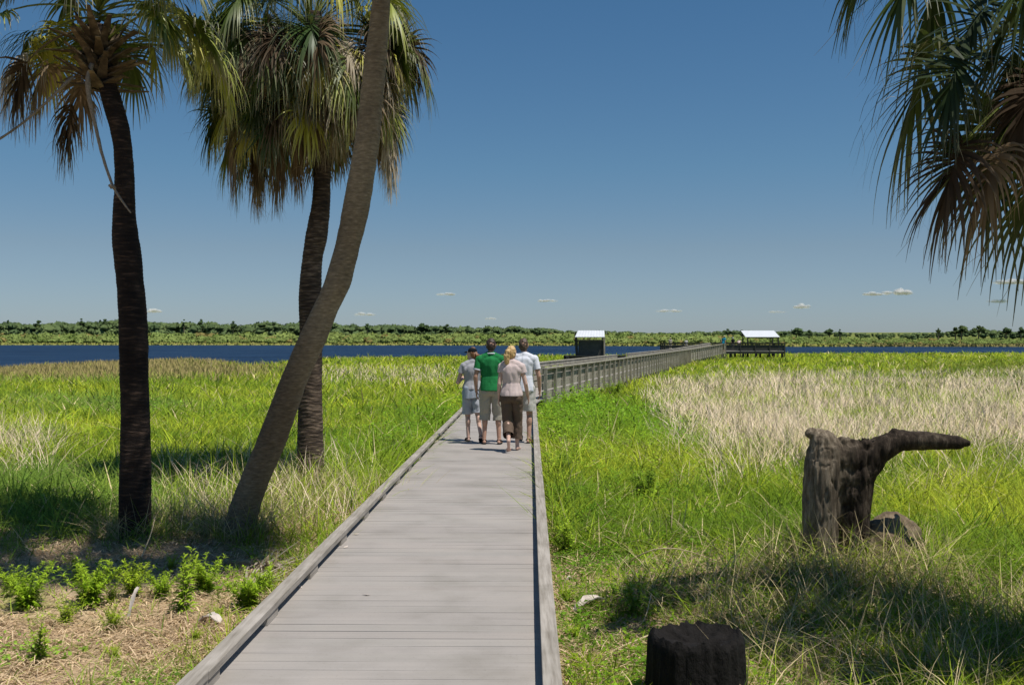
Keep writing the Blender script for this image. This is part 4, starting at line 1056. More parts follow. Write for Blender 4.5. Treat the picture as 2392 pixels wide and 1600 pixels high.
def logs():
    def disp(co, no): return co+no*(noise3(co, 6, .03, 5)+noise3(co, 18, .012, 2))[:, None]
    p = P(2088, 1250, 8.55)
    B = [(p+np.array([dx, dy, dz]), (r, r*1.1, r*.95)) for dx, dy, dz, r in [(-.10,0,-.02,.165),(0,.1,0,.19),(.1,.15,-.03,.18),(-.16,-.02,-.1,.14),(.17,.1,-.12,.14),(0,0,-.16,.22)]]
    tag(melt('rotten_log', B, .018, 'logwood', None, 5, disp), 'rounded grey log lying in the grass behind the hollow stump', 'log')
    p = P(2212, 1268, 9.2)
    B = [(p+np.array([dx, 0, dz]), (r, r, r*.8)) for dx, dz, r in [(-.09,-.02,.07),(0,0,.085),(.09,-.01,.075)]]
    tag(melt('log_chunk', B, .012, 'logwood', None, 4, disp), 'small brown chunk of wood in the grass right of the rounded log', 'log')
    # low cut stump
    Y = 5.55; c = P(1628, 1640, Y); r = .245; top = .115; t = empty('cut_stump', (c[0], Y, gz(c[0], Y))); tag(t, 'low round cut stump, almost black, at the bottom edge beside the boardwalk', 'stump')
    zb = float(gz(c[0], Y)); ns = 90; V = []; Fc = []; rows = []
    rings = [(1.12, -.05), (1.06, .02), (1.02, .12), (1.0, .2), (.99, .29), (.985, top-zb-.035), (.955, top-zb-.006), (.90, top-zb+.008), (.78, top-zb-.012), (.55, top-zb-.03), (.3, top-zb-.045), (.05, top-zb-.05)]
    for (q, z) in rings:
        for j in range(ns):
            a = 2*math.pi*j/ns; k = q*r*(1+.045*math.sin(a*2+1)+.03*math.sin(a*5)+(.075*mnoise.noise(Vector((math.cos(a)*9, math.sin(a)*9, z*3)))) + (.02*math.sin(a*31+3*math.sin(a*3))+.02*math.sin(a*17+1) if q > .93 else 0))
            V.append((k*math.cos(a), k*math.sin(a)*.95, z+(.030*mnoise.noise(Vector((math.cos(a)*q*5, math.sin(a)*q*5, 2)))+.022*mnoise.noise(Vector((math.cos(a)*q*22, math.sin(a)*q*22, 5))) if z > .2 else 0)))
    for i in range(len(rings)-1):
        for j in range(ns): Fc.append([i*ns+j, i*ns+(j+1)%ns, (i+1)*ns+(j+1)%ns, (i+1)*ns+j])
    nb = 7
    side = [f for f in Fc[:nb*ns]]; topf = [f for f in Fc[nb*ns:]]
    def sub(fs, nm, mat):
        us = sorted({i for f in fs for i in f}); mp = {u: k for k, u in enumerate(us)}
        link(nm, make_mesh(nm, [V[u] for u in us], [[mp[i] for i in f] for f in fs], smooth=True), M[mat], t)
    sub(side, 'bark', 'stump_dark'); topf.append([(len(rings)-1)*ns+j for j in range(ns)]); sub(topf, 'cut_top', 'stump_dark')
logs()

# ------------------------------------------------------------------ people
def rotz(v, a):
    c, s = math.cos(a), math.sin(a); return np.array([v[0]*c-v[1]*s, v[0]*s+v[1]*c, v[2]])
def hand_balls(w, d, l, nrm, curl, s):
    d = d/np.linalg.norm(d); B = []
    for i, (ln, off) in enumerate(((.068,1.5),(.078,.5),(.072,-.5),(.056,-1.5))):
        kn = w+d*(.088-.006*abs(off-.5))*s+l*off*.0215*s
        B += limb(w+l*off*.012*s, kn, .0145*s, .0115*s)
        a = curl*.5; p = kn; r0 = .0092*s
        for j, fr in enumerate((.45,.32,.23)):
            a += curl*(.6+.15*i)
            q = p+(d*math.cos(a)+nrm*math.sin(a)+l*off*.05)*ln*fr*s
            B += limb(p, q, r0, r0*.9); r0 *= .92; p = q
    tb = w+d*.022*s+l*.026*s; t1 = tb+(d*.6+l*.62+nrm*.45)*.040*s; t2 = t1+(d*.85+l*.15+nrm*.4)*.030*s
    B += limb(w+d*.01*s, tb, .014*s, .0135*s)+limb(tb, t1, .0125*s, .0105*s)+limb(t1, t2, .0105*s, .0085*s)
    return B
def person(label, px, Y, H, z0=0, yaw=0, head=(0, 0), skin='skin', shirt=None, pants=None, pants_len=.5, hair=None, arms=None, legs=None, fem=False,
           cap=None, tail=None, shoes=None, group='visitors walking along the boardwalk', voxel=.0068, hem=.88, sleeve=.55, trim=None, lean=0, cuff=None, apron=None):
    s = H/1.75
    x = (px-CX)/F*Y
    root = empty('person', (x, Y, z0), yaw); tag(root, label, 'person', group)
    sw = .165 if fem else .19; hw = .092
    A = lambda *p: np.array(p, float)*s
    def L(v):    # forward lean of the upper body
        v = np.array(v, float); k = max(0, v[2]/s-.95); return v+np.array([0, math.sin(lean)*k*s, -(1-math.cos(lean))*k*s])
    pel = A(0,0,.95)
    arms = arms or {}; legs = legs or {}
    B = []
    cw = .15 if fem else .168; ww = .118 if fem else .138
    T = [(A(0,-.005,.93),(.158,.112,.10)),(A(0,0,1.02),(.142,.10,.10)),(A(0,.005,1.10),(ww,.092,.11)),(A(0,.005,1.20),(cw*.93,.105,.12)),(A(0,.0,1.30),(cw,.112,.12)),(A(0,-.005,1.37),(cw*.98,.098,.09))]
    torso = [(L(c), np.array(r)*s) for c, r in T]
    tq = np.linspace(0, len(torso)-1, 22); torso = [(sum(((1-(k-int(k)))*torso[int(k)][0], (k-int(k))*torso[min(int(k)+1, len(torso)-1)][0])), (1-(k-int(k)))*torso[int(k)][1]+(k-int(k))*torso[min(int(k)+1, len(torso)-1)][1]) for k in tq]
    B += torso+limb(L(A(-sw*.78,-.005,1.405)), L(A(sw*.78,-.005,1.405)), .062*s, .062*s)
    B += [(A(-.07,-.045,.90), np.array([.088,.085,.09])*s), (A(.07,-.045,.90), np.array([.088,.085,.09])*s)]
    B += limb(L(A(0,-.01,1.41)), L(A(0,.012,1.55)), .060*s, .052*s)
    B += limb(L(A(-.10,-.01,1.43)), L(A(0,-.005,1.50)), .05*s, .05*s)+limb(L(A(.10,-.01,1.43)), L(A(0,-.005,1.50)), .05*s, .05*s)
    # head
    hc = L(A(0,.025,1.632)); hy, hp = head
    def HB(p):
        p = np.array(p, float); c, q = math.cos(hp), math.sin(hp); p = np.array([p[0], p[1]*c-p[2]*q, p[1]*q+p[2]*c]); return hc+rotz(p, hy)*s
    hs = lambda r: np.array(r)*s
    B += [(HB((0,0,.012)), hs((.076,.076,.098))), (HB((0,-.02,.022)), hs((.076,.078,.09))), (HB((0,.035,0)), hs((.064,.058,.088))), (HB((0,.045,-.055)), hs((.05,.045,.05))), (HB((0,.075,-.088)), hs((.022,.018,.02)))]
    B += limb(HB((0,.092,.018)), HB((0,.112,-.022)), .010*s, .015*s)
    B += [(HB((0,.092,-.052)), hs((.022,.010,.006))), (HB((0,.092,-.064)), hs((.02,.010,.006)))]
    for e in (-1, 1):
        for k in range(5):
            a = -1.1+2.4*k/4; B.append((HB((e*(.078+.004*k/4), -.012-.014*math.cos(a)+.01, .0+.026*math.sin(a))), hs((.008,.010,.010))))
        B.append((HB((e*.077,-.005,0)), hs((.006,.012,.02))))
        B.append((HB((e*.03,.078,.04)), hs((.018,.010,.008))))
    # arms
    AR = {}
    for e, nm in ((-1, 'L'), (1, 'R')):
        sh = L(A(e*sw,-.005,1.405)); q = arms.get(nm, {})
        el = A(*q['el']) if 'el' in q else A(e*(sw+.055),-.03,1.125); wr = A(*q['wr']) if 'wr' in q else A(e*(sw+.07),.035,.885)
        AR[nm] = (sh, el, wr)
        B += limb(sh, el, .050*s if not fem else .044*s, .037*s)+limb(el, el+(wr-el)*.35, .038*s, .036*s)+limb(el+(wr-el)*.35, wr, .036*s, .024*s)
        d = (wr-el)/np.linalg.norm(wr-el); nn = np.array([-e, 0, 0.])
        if abs(d[2]) < .6: nn = np.array([-e*.4, 0, .9]) 
        nn = nn-d*nn.dot(d); nn /= np.linalg.norm(nn); l = np.cross(nn, d); l = l if l[1] > 0 or abs(d[2]) < .6 else -l
        B += hand_balls(wr, d, l, nn, q.get('curl', .32), s)
    # legs
    LG = {}
    for e, nm in ((-1, 'L'), (1, 'R')):
        q = legs.get(nm, {}); hip = A(e*hw, -.005, .90); an = A(*q.get('an', (e*.095, 0, .085)))
        kn = A(*q['kn']) if 'kn' in q else (hip+an)/2+np.array([e*.005, .03, 0])*s
        LG[nm] = (hip, kn, an)
        B += limb(hip, kn, .084*s, .054*s)+limb(kn, an, .050*s, .034*s)
        cm = kn+(an-kn)*.28; B.append((cm+np.array([0,-.018,0])*s, hs((.05,.055,.10))))
        pit = q.get('pitch', 0); ft = np.array([q.get('toe', e*.12), math.cos(pit), -math.sin(pit)]); ft /= np.linalg.norm(ft)
        dn = np.array([0, -math.sin(pit), -math.cos(pit)])
        heel = an+dn*.052*s-ft*.035*s; ball = an+dn*.058*s+ft*.115*s
        B += limb(an, heel, .034*s, .028*s)+limb(heel, ball, .027*s, .025*s)+limb(an+dn*.02*s+ft*.02*s, ball, .032*s, .022*s)
        side = np.cross(ft, dn)
        for k in range(5):
            off = (k-2)*.0165*s*(1 if e > 0 else 1)
            ln = (.052-.006*abs(k-(1 if e*side[0] < 0 else 3)))*s
            B += limb(ball+side*off, ball+side*off*1.05+ft*ln+np.array([0,0,-.004*s]), .0115*s, .0095*s)
        LG[nm+'f'] = (heel, ball, ft, dn, side)
    body = melt('body', B, voxel, skin, root, 5)
    # eyes
    fine = voxel < .01
    if fine:
        E = [(HB((e*.030,.090,.022)), hs((.010,.007,.006))) for e in (-1, 1)]
        V, Fc = sphere_cloud(E); link('eyes', make_mesh('eyes', V, Fc, smooth=True), M['eye'], root)
    fold = (lambda amp, seed, st=(1,1,.5): (lambda co, no: co+no*(np.abs(noise3(co, 6/s, amp*1.3, seed, st)+noise3(co, 15/s, amp*.5, seed+3, st))+amp*.08)[:, None]))
    cv = voxel*1.3
    # shirt
    if shirt:
        g = .020*s
        SB = [(c, np.array(r)+np.array([g*.8, g, g*.6])) for c, r in torso[5:]]
        bot = hem*s
        zb = bot
        for zz in np.arange(bot, 1.12*s, .022*s):
            k = (1.12*s-zz)/(1.12*s-bot+1e-6); wx = (ww+.026+(.190-ww-.026)*min(1, k*1.15))*s; SB.append((L((0, -.004*s-.010*k*s, zz)), np.array([wx, (.112+.040*k)*s, .06*s])))
        SB += limb(L(A(-sw*.86,-.005,1.402)), L(A(sw*.86,-.005,1.402)), .074*s, .074*s)+limb(L(A(-.11,-.01,1.44)), L(A(0,-.008,1.485)), .060*s, .058*s)+limb(L(A(.11,-.01,1.44)), L(A(0,-.008,1.485)), .060*s, .058*s)
        SB += limb(L(A(-.09,-.02,1.445)), L(A(.09,-.02,1.445)), .055*s, .055*s)+limb(L(A(-.10,-.025,1.34)), L(A(.10,-.025,1.34)), .080*s, .080*s)+[(L(A(0,-.008,1.462)), hs((.068,.064,.042)))]
        so = melt('shirt', SB, cv, shirt, root, 6, fold(.015*s, px*.01, (1.3,1.3,.5)), cut=[((0,0,bot),(0,.08,-1))])
        for nm in ('L', 'R'):
            sh, el, wr = AR[nm]; d = (el-sh)/np.linalg.norm(el-sh); ed = sh+(el-sh)*sleeve
            melt('sleeve', limb(sh, ed+d*.09*s, .064*s, .062*s), cv, shirt, so, 4, fold(.010*s, px*.02), cut=[(ed, d)])
            if trim: melt('sleeve_trim', limb(ed-d*.05*s, ed+d*.09*s, .0665*s, .0645*s), cv, trim, so, 4, fold(.010*s, px*.02), cut=[(ed+d*.002, d), (ed-d*.020*s, -d)])
        if trim:
            R = [(L(A(.070*math.cos(a), -.008+.070*math.sin(a), 1.500-.006*math.sin(a))), hs((.011,.011,.013))) for a in np.linspace(0, 6.283, 40)]
            melt('collar', R, cv*.8, trim, so, 3)
    # trousers / shorts
    if pants:
        PB = [(A(0,-.005,.96), hs((.165,.122,.08))), (A(0,-.012,.90), hs((.175 if not fem else .166,.135,.11))), (A(-.075,-.035,.88), hs((.098,.105,.10))), (A(.075,-.035,.88), hs((.098,.105,.10)))]
        po = melt('trousers', PB, cv, pants, root, 5, fold(.010*s, px*.03), cut=[((0,0,1.0*s),(0,0,1))])
        for nm in ('L', 'R'):
            hip, kn, an = LG[nm]; g0, g1 = (.098, .088) if fem else (.106, .096)
            tot = pants_len   # distance along the leg: 0 hip .. 1 knee .. 2 ankle
            if tot <= 1.0:
                d = (kn-hip); end = hip+d*tot; PL = limb(hip, end+d*.15, g0*s, (g1+.004)*s); dd = d
            else:
                d = an-kn; end = kn+d*(tot-1); PL = limb(hip, kn, g0*s, .083*s)+limb(kn, end+d*.15, .083*s, (cuff or .080)*s); dd = d
            dd = dd/np.linalg.norm(dd)
            lg = melt('trouser_leg', PL, cv, pants, po, 4, fold(.020*s, px*.04, (1,1,.8)), cut=[(end, dd)])
    if apron:      # jacket knotted round the waist
        AB = []
        for zz in np.linspace(.80, 1.0, 12):
            k = (1-zz)/.4; AB.append((A(-.01,-.02-.02*k,zz), hs((.165+.022*k, .13+.03*k, .05))))
        melt('waist_jacket', AB, cv, apron, root, 5, fold(.022*s, 4, (1,1,.3)), cut=[((0,0,.82*s),(.12,0,-1))])
        R = [(A(.162*math.cos(a), .118*math.sin(a), 1.0+.012*math.sin(a*3)), hs((.022,.022,.020))) for a in np.linspace(0, 6.283, 60)]
        melt('jacket_knot', R, cv, 'c_white', root, 3, fold(.012*s, 8))
    # hair
    if hair:
        HBs = [(HB((0,-.012,.028)), hs((.086,.088,.100))), (HB((0,-.03,-.01)), hs((.080,.070,.085)))]
        if not fem: HBs.append((HB((0,-.038,-.05)), hs((.062,.045,.045))))
        else: HBs += [(HB((0,-.035,-.045)), hs((.068,.05,.06)))]
        fd = rotz((0,1,0), hy)
        dd = lambda co, no: co+no*(noise3(co, 22/s, .010*s, 3)+noise3(co, 60/s, .005*s, 8, (1,1,.4)))[:, None]
        ho = melt('hair', HBs, cv*.8, hair, root, 3, dd, cut=[(hc+fd*.052*s+np.array([0,0,.05*s]), fd+np.array([0,0,-.75]))])
        if tail:
            pts = [HB(p) for p in tail['pts']]; rr = tail['r']; TB = []
            for a, b, ra, rb in zip(pts[:-1], pts[1:], rr[:-1], rr[1:]): TB += limb(a, b, ra*s, rb*s, .7)
            melt('ponytail', TB, cv*.8, hair, ho, 3, lambda co, no: co+no*(noise3(co, 25/s, .020*s, 5, (1,1,.5))+noise3(co, 60/s, .008*s, 2, (1,1,.4)))[:, None])
    if cap:
        up = HB((0,-.006,.052)); CB = [(up, hs((.089,.094,.072)))]
        co_ = melt('cap', CB, cv*.8, cap, root, 2, cut=[(HB((0,0,.030)), (HB((0,0,-1))-HB((0,0,0))))])
        BB = [(HB((0,.085+.012*k,.036-.004*k)), hs((.070-.006*k,.022,.006))) for k in range(6)]
        melt('brim', BB, cv*.6, cap, co_, 1)
        if cap == 'c_straw' or cap == 'c_white':
            V = [HB((.15*math.cos(a), -.006+.16*math.sin(a), .032-.012*abs(math.cos(a)))) for a in np.linspace(0, 6.283, 25)[:-1]]
            V = [HB((0,0,.034))]+V+[v-np.array([0,0,.008]) for v in V]+[HB((0,0,.026))]
            n = 24; Fc = [[0,1+i,1+(i+1)%n] for i in range(n)]+[[2*n+1,n+1+(i+1)%n,n+1+i] for i in range(n)]+[[1+i,n+1+i,n+1+(i+1)%n,1+(i+1)%n] for i in range(n)]
            link('hat_rim', make_mesh('hat_rim', V, Fc), M[cap], co_)
    if shoes:
        for nm in ('Lf', 'Rf'):
            heel, ball, ft, dn, side = LG[nm]
            so = [(heel+dn*.022*s-ft*.004+(ball+ft*.05*s-heel)*t, hs((.038+.008*math.sin(t*3),.038+.008*math.sin(t*3),.012))) for t in np.linspace(0, 1, 12)]
            sh = melt('sandal', so, cv*.8, shoes, root, 2)
            for c, w in ((ball+dn*-.006-ft*.01*s, .040), (ball-ft*.055*s-dn*.010*s, .040), (heel-dn*.020*s, .036)):
                R = [(c+side*w*s*math.cos(a)-dn*w*s*.62*math.sin(a), hs((.008,.010,.010))) for a in np.linspace(0, math.pi, 22)]
                melt('strap', R, cv*.7, shoes, sh, 1)
    return root

YW = -DKX
person('person in black cap and light grey top, jacket round the waist, looking aside', 1103, 17.4, 1.585, yaw=YW+.15, head=(.85, .05), skin='skin_pale', shirt='c_grey', pants='c_shorts', pants_len=.92,
       hair='hair_auburn', fem=True, cap='c_black', tail=dict(pts=[(0,-.085,.015),(0,-.125,-.02),(.0,-.125,-.09),(0,-.11,-.15)], r=[.022,.030,.030,.012]), shoes='c_black', hem=.98, sleeve=.42,
       arms=dict(L=dict(el=(-.27,.02,1.10), wr=(-.16,.24,1.16), curl=.6), R=dict(el=(.23,.03,1.12), wr=(.12,.26,1.13), curl=.6)),
       legs=dict(L=dict(an=(-.075,-.02,.085), kn=(-.08,.03,.48)), R=dict(an=(.13,-.30,.13), kn=(.10,-.06,.50), pitch=.35)), apron='c_blue')
person('person in green T-shirt with white collar and khaki cargo shorts, seen from behind', 1147, 16.9, 1.735, yaw=YW, head=(-.06, -.02), shirt='c_green', pants='c_khaki', pants_len=1.22, cuff=.088,
       hair='hair_dark', trim='c_white', shoes='c_black', hem=.90, sleeve=.62,
       arms=dict(L=dict(el=(-.255,-.05,1.12), wr=(-.245,.02,.87)), R=dict(el=(.255,.02,1.13), wr=(.25,.14,.90))),
       legs=dict(L=dict(an=(-.115,.03,.085), kn=(-.10,.07,.48)), R=dict(an=(.135,.0,.085), kn=(.115,.05,.48))))
person('barefoot person with blond ponytail, pale pink top and brown cropped trousers, mid stride', 1195, 15.85, 1.62, yaw=YW-.06, head=(-.35, .12), skin='skin_pale', shirt='c_pink', pants='c_brown', pants_len=1.70, cuff=.086,
       hair='hair_blond', fem=True, hem=.93, sleeve=.36,
       tail=dict(pts=[(0,-.08,.05),(-.015,-.135,.045),(-.03,-.15,-.02),(-.03,-.135,-.10),(-.03,-.125,-.17),(-.028,-.12,-.21)], r=[.026,.040,.048,.048,.036,.014]),
       arms=dict(L=dict(el=(-.20,-.05,1.12), wr=(-.215,.02,.87)), R=dict(el=(.235,.0,1.12), wr=(.27,.14,.88))),
       legs=dict(L=dict(an=(-.025,-.30,.20), kn=(-.065,.02,.47), pitch=1.05, toe=.02), R=dict(an=(.085,.14,.085), kn=(.085,.12,.49))))
person('tall person in white T-shirt and pale shorts, half hidden behind the blond walker', 1223, 17.15, 1.735, yaw=YW-.08, head=(-.12, .0), shirt='c_white', pants='c_palek', pants_len=.86,
       hair='hair_mid', shoes='c_black', hem=.88, sleeve=.60,
       arms=dict(L=dict(el=(-.24,.02,1.13), wr=(-.24,.12,.90)), R=dict(el=(.26,-.03,1.12), wr=(.27,.05,.86))),
       legs=dict(R=dict(an=(.095,-.08,.085), kn=(.10,.0,.48), toe=.3), L=dict(an=(-.08,.30,.10), kn=(-.085,.24,.52), pitch=-.2)))
fg = 'visitors far out on the pier'
far_kw = dict(group=fg, voxel=.02, hair='hair_mid', pants='c_khaki', pants_len=1.6)
person('distant person in teal shirt and straw hat leaning on the walkway rail', 1690, 120.5, 1.90, z0=.43, yaw=-.8, shirt='c_teal', cap='c_straw', lean=.25, **far_kw)
person('distant person in black top and broad white hat beside the pier shelter', 1712, 127.6, 1.68, z0=.45, yaw=.3, shirt='c_black', cap='c_white', **far_kw)
person('distant person in pale pink shirt bent low over the pier railing', 1726, 127.7, 1.66, z0=.45, yaw=-.4, shirt='c_pink', lean=.85, **far_kw)
person('distant person with pale hat behind the left end of the pier railing', 1566, 129.0, 1.66, z0=.45, yaw=.2, shirt='c_khaki', cap='c_straw', **far_kw)
person('distant bareheaded person in drab clothes near the middle of the pier railing', 1603, 129.3, 1.50, z0=.45, yaw=.1, shirt='c_palek', **far_kw)

# ------------------------------------------------------------------ weeds
def weed_mesh(name, seed, h, stems, leaf, dens, col, spread=.5, wl=.2):
    r = RS(seed); V = []; Fc = []; C = []; SV = []; SF = []
    for k in range(stems):
        az = r.rand()*6.28; tl = spread*(.15+.85*r.rand()); hh = h*(.55+.45*r.rand())
        x0 = .03*r.randn(2)
        prev = None; npt = 9
        for i in range(npt):
            t = i/(npt-1); p = np.array([x0[0]+math.cos(az)*tl*hh*t**1.4*.6, x0[1]+math.sin(az)*tl*hh*t**1.4*.6, hh*t])
            b = len(SV); w = .003*(1-t)+.001
            for j in range(4): SV.append(p+np.array([math.cos(j*1.57), math.sin(j*1.57), 0])*w)
            if i:
                for j in range(4): SF.append([b-4+j, b-4+(j+1)%4, b+(j+1)%4, b+j])
            if t > .10:
                for q in range(dens):
                    a = r.rand()*6.28; el = .15+.75*r.rand()*(.5+t); L = leaf*(.55+.7*r.rand())*(1.15-.55*t)
                    d = np.array([math.cos(a)*math.cos(el), math.sin(a)*math.cos(el), math.sin(el)]); s = np.array([-math.sin(a), math.cos(a), .2*r.randn()])
                    p0 = p+np.array([0,0,(r.rand()-.5)*hh/npt]); n = len(V)
                    mid = p0+d*L*.45; tip = p0+d*L+np.array([0,0,-L*.30])
                    V += [p0, mid-s*L*wl/2, mid+s*L*wl/2, tip-s*L*.02]; Fc.append([n, n+1, n+3, n+2]); c = np.array(col)*(.7+.6*r.rand()); c = c*(1-.3*t)+np.array([.50,.60,.06])*.3*t*(.7+.6*r.rand()); C += [c]*4
    return make_mesh(name+'_leaves', V, Fc, col=np.array(C)), make_mesh(name+'_stem', SV, SF)
WM = [weed_mesh('weed', 100, .42, 18, .085, 15, (.34,.52,.035), 1.5, .18), weed_mesh('weed', 101, .42, 13, .070, 13, (.42,.56,.04), 1.9, .22), weed_mesh('weed', 102, .5, 5, .10, 8, (.34,.50,.04), .8, .24),
      weed_mesh('weed', 103, .6, 22, .10, 12, (.20,.36,.035), 1.0, .20)]
def weed(label, px, py, h, k, i, grp='leafy weeds growing in the near straw', nm='leafy_weed'):
    zg = -.25
    for _ in range(3):
        Y = F*(EYE-zg)/(py-HY); x = (px-CX)/F*Y; zg = float(gz(x, Y))
    e = empty(nm, (x, Y, zg), i*1.7); sc = h/[.42,.42,.5,.6][k]; e.scale = (sc*1.1, sc*1.1, sc)
    tag(e, label, 'weed', grp)
    link('leaves', WM[k][0], M['weed'], e); link('stem', WM[k][1], M['stem'], e)
WL = [
 ('bushy green weed at the left edge of the picture in the sunny straw', 62,1428,.34,0),
 ('small sparse weed with a thin bare stem in the bottom left corner', 98,1548,.30,2),
 ('low spreading weed between the left edge weed and the white stick', 150,1462,.20,1),
 ('tall leafy weed behind the low spreading one, left of the white stick', 205,1420,.36,0),
 ('pale weed just in front of the dark trunk, half in its shade', 312,1392,.30,1),
 ('low weed leaning against the white stick', 258,1474,.20,1),
 ('tallest weed, dark stems showing, right of the white stick', 422,1436,.46,2),
 ('rounded bright weed behind the tall dark-stemmed one', 375,1402,.22,0),
 ('bright weed right of the tall dark-stemmed one', 482,1388,.30,0),
 ('compact round weed closest to the left kerb of the boardwalk', 578,1426,.32,0),
 ('tiny weed tuft between the pale sheath and the left kerb', 512,1450,.12,1),
 ('slim weed standing alone in the shade left of the dark trunk', 185,1372,.30,2),
 ('short weed in the shade at the foot of the dark trunk', 400,1335,.16,1),
 ('flat weed patch just below the pale sheath', 455,1502,.11,1),
 ('flat weed patch in the straw midway along the bottom left', 270,1545,.12,1),
 ('small bright weed right behind the compact round one', 622,1388,.20,0),
 ('broken looking weed at the left edge behind the bushy one', 22,1392,.24,2),
 ('wide low weed filling the gap under the dark trunk shade', 258,1412,.16,1),
 ('thin upright weed near the low cut stump', 1478,1442,.36,2),
 ('slender weed touching the right kerb beyond the white sheath', 1330,1302,.44,2),
 ('small weed at the right kerb level with the white sheath', 1318,1412,.16,1),
 ('low weed in front of the white sheath beside the right kerb', 1345,1500,.13,1),
 ('weed tuft between the arching dry stems and the hollow stump', 1700,1250,.26,1),
]
for i, w in enumerate(WL): weed(*w, i)
BL = [
 ('dark bushy plant hugging the right kerb near the walkers', 1296,1040,.55,3),
 ('bushy plant one step further right of the kerb than the others', 1345,1062,.50,3),
 ('bushy plant growing against the first posts of the railing', 1330,968,.75,3),
 ('widest bushy plant below the railing', 1385,962,.85,3),
 ('bushy plant under the railing farthest from the walkers', 1435,940,.85,3),
 ('bushy plant on the right kerb midway to the walkers', 1312,1130,.50,3),
 ('bushy plant against the left kerb beside the person in black cap', 1010,1010,.55,3),
 ('bushy plant against the left kerb nearer than the walkers', 950,1080,.5,3),
 ('bushy green plant in the right meadow straight beyond the cut stump', 1500,1180,.5,3),
]
for i, w in enumerate(BL): weed(*w, i+30, 'bushy green plants along the walk', 'bushy_plant')

# loose things on the ground
def ground_at(px, py):
    zg = -.25
    for _ in range(4):
        Y = F*(EYE-zg)/(py-HY); x = (px-CX)/F*Y; zg = float(gz(x, Y))
    return np.array([x, Y, zg])
def fallen(px, py, az, L, label, seed, lift=.06):
    p = ground_at(px, py)+[0,0,lift]
    V, fl, fs, C = fronds([dict(o=p-np.array([math.cos(az), math.sin(az), 0])*.35, az=az, el=.02, pl=.35, L=L, n=46, col=(.50,.42,.33), sag=.0, droop=.05, cdroop=.03, roll=0, am=1.5, mess=.12, w=.022, tip=(.62,.55,.45), tipamt=.4, thr=.2, pcol=(.30,.24,.17))], seed)
    g = gz(V[:, 0], V[:, 1])+.012; V[:, 2] = np.maximum(V[:, 2], g)
    tag(link('fallen_frond', make_mesh('fallen_frond', V, fl=fl, fs=fs, col=C), M['dead']), label, 'palm frond', 'fallen palm fronds')
fallen(610, 1335, -.25, .62, 'bleached fallen palm frond fanned out between the leaning palm and the kerb', 61)
fallen(575, 1372, .35, .45, 'smaller dark fallen frond in front of the leaning palm foot', 62, .03)
def sheath(px, py, az, L, w, tilt, label, nm='dry_sheath'):
    p = ground_at(px, py); V = []; Fc = []; K = 9
    for i in range(K+1):
        t = i/K; c = p+np.array([math.cos(az)*math.cos(tilt), math.sin(az)*math.cos(tilt), math.sin(tilt)])*L*(t-.1)+[0,0,.02+.05*math.sin(t*3)*(L < .6)]
        ww = w*(.55+.6*math.sin(min(1, t*1.2)*2.6))*(.8+.2*math.sin(t*17)); s = np.array([-math.sin(az), math.cos(az), 0])
        for th in (0, -.008):
            for j in (-1, -.4, .4, 1): V.append(c+s*ww/2*j+np.array([0,0,th+.35*w*j*j*.5]))
    for i in range(K):
        a = i*8
        for j in range(3): Fc += [[a+j, a+j+1, a+j+9, a+j+8], [a+4+j+1, a+4+j, a+4+j+8, a+4+j+9]]
        Fc += [[a, a+8, a+12, a+4], [a+3, a+7, a+15, a+11]]
    Fc += [[0,4,5,1],[1,5,6,2],[2,6,7,3]]; e = K*8; Fc += [[e+1,e+5,e+4,e],[e+2,e+6,e+5,e+1],[e+3,e+7,e+6,e+2]]
    tag(link(nm, make_mesh(nm, V, Fc), M['bleached']), label, 'debris', 'pale dry debris on the ground')
sheath(1350, 1432, .55, .26, .11, .15, 'bleached curled sheath lying right of the boardwalk')
sheath(300, 1452, 1.2, .24, .035, 1.1, 'narrow white stick poking up among the left weeds', 'white_stick')
sheath(470, 1462, -.3, .16, .10, .05, 'flat pale sheath on bare straw left of the boardwalk')
sheath(1322, 1370, .2, .07, .05, .1, 'tiny white scrap on the grass close to the right kerb')
def ctube(pts, rad, label, seed, nm='dry_twig'):
    w = []
    for (px, py, h) in pts: w.append(ground_at(px, py)+[0,0,h])
    tag(tube(nm, w, rad, 'straw_tube', rough=.05, seed=seed), label, 'twig', 'long dry twigs')
M['straw_tube'] = surf('dry_stem_bark', [(.3,(.38,.29,.17)),(.7,(.62,.50,.32))], (5,5,5), 8, .9, .2)
for k, (px, py, lb) in enumerate([(832,1249,'pale leaf scrap on the deck boards, the farthest of the few near the left kerb'),(808,1279,'pale leaf scrap on the deck beside the left kerb, halfway along the near boards'),(702,1372,'thin pale leaf scrap in the deck corner against the left kerb'),(856,1391,'small pale leaf scrap lying clear of the left kerb on the deck')]):
    Yk = F*EYE/(py-HY); xk = (px-CX)/F*Yk
    V = [(xk+a*.030*math.cos(k)-b*.012*math.sin(k), Yk+a*.030*math.sin(k)+b*.012*math.cos(k), .004+c) for a, b, c in ((-1,0,.001),(-.2,1,.006),(1,.2,.010),(.1,-1,.002))]
    V += [(v[0], v[1], v[2]-.002) for v in V]
    tag(link('leaf_scrap', make_mesh('leaf_scrap', V, [[0,1,2,3][::-1],[4,5,6,7],[0,1,5,4],[1,2,6,5],[2,3,7,6],[3,0,4,7]]), M['bleached']), lb, 'leaf', 'leaf scraps on the deck')
ctube([(1458,1330,.02),(1490,1345,.16),(1540,1345,.22),(1600,1340,.19),(1680,1335,.08)], [.006,.005,.004], 'longest pale stem arching over the grass right of the boardwalk', 1)
ctube([(1560,1320,.02),(1575,1322,.10),(1600,1322,.08)], [.004,.003], 'short hooked stem beside the long arching one', 2)
ctube([(1480,1345,.02),(1560,1385,.05),(1650,1420,.03)], [.006,.004], 'pale stem lying flat below the arching one', 3)
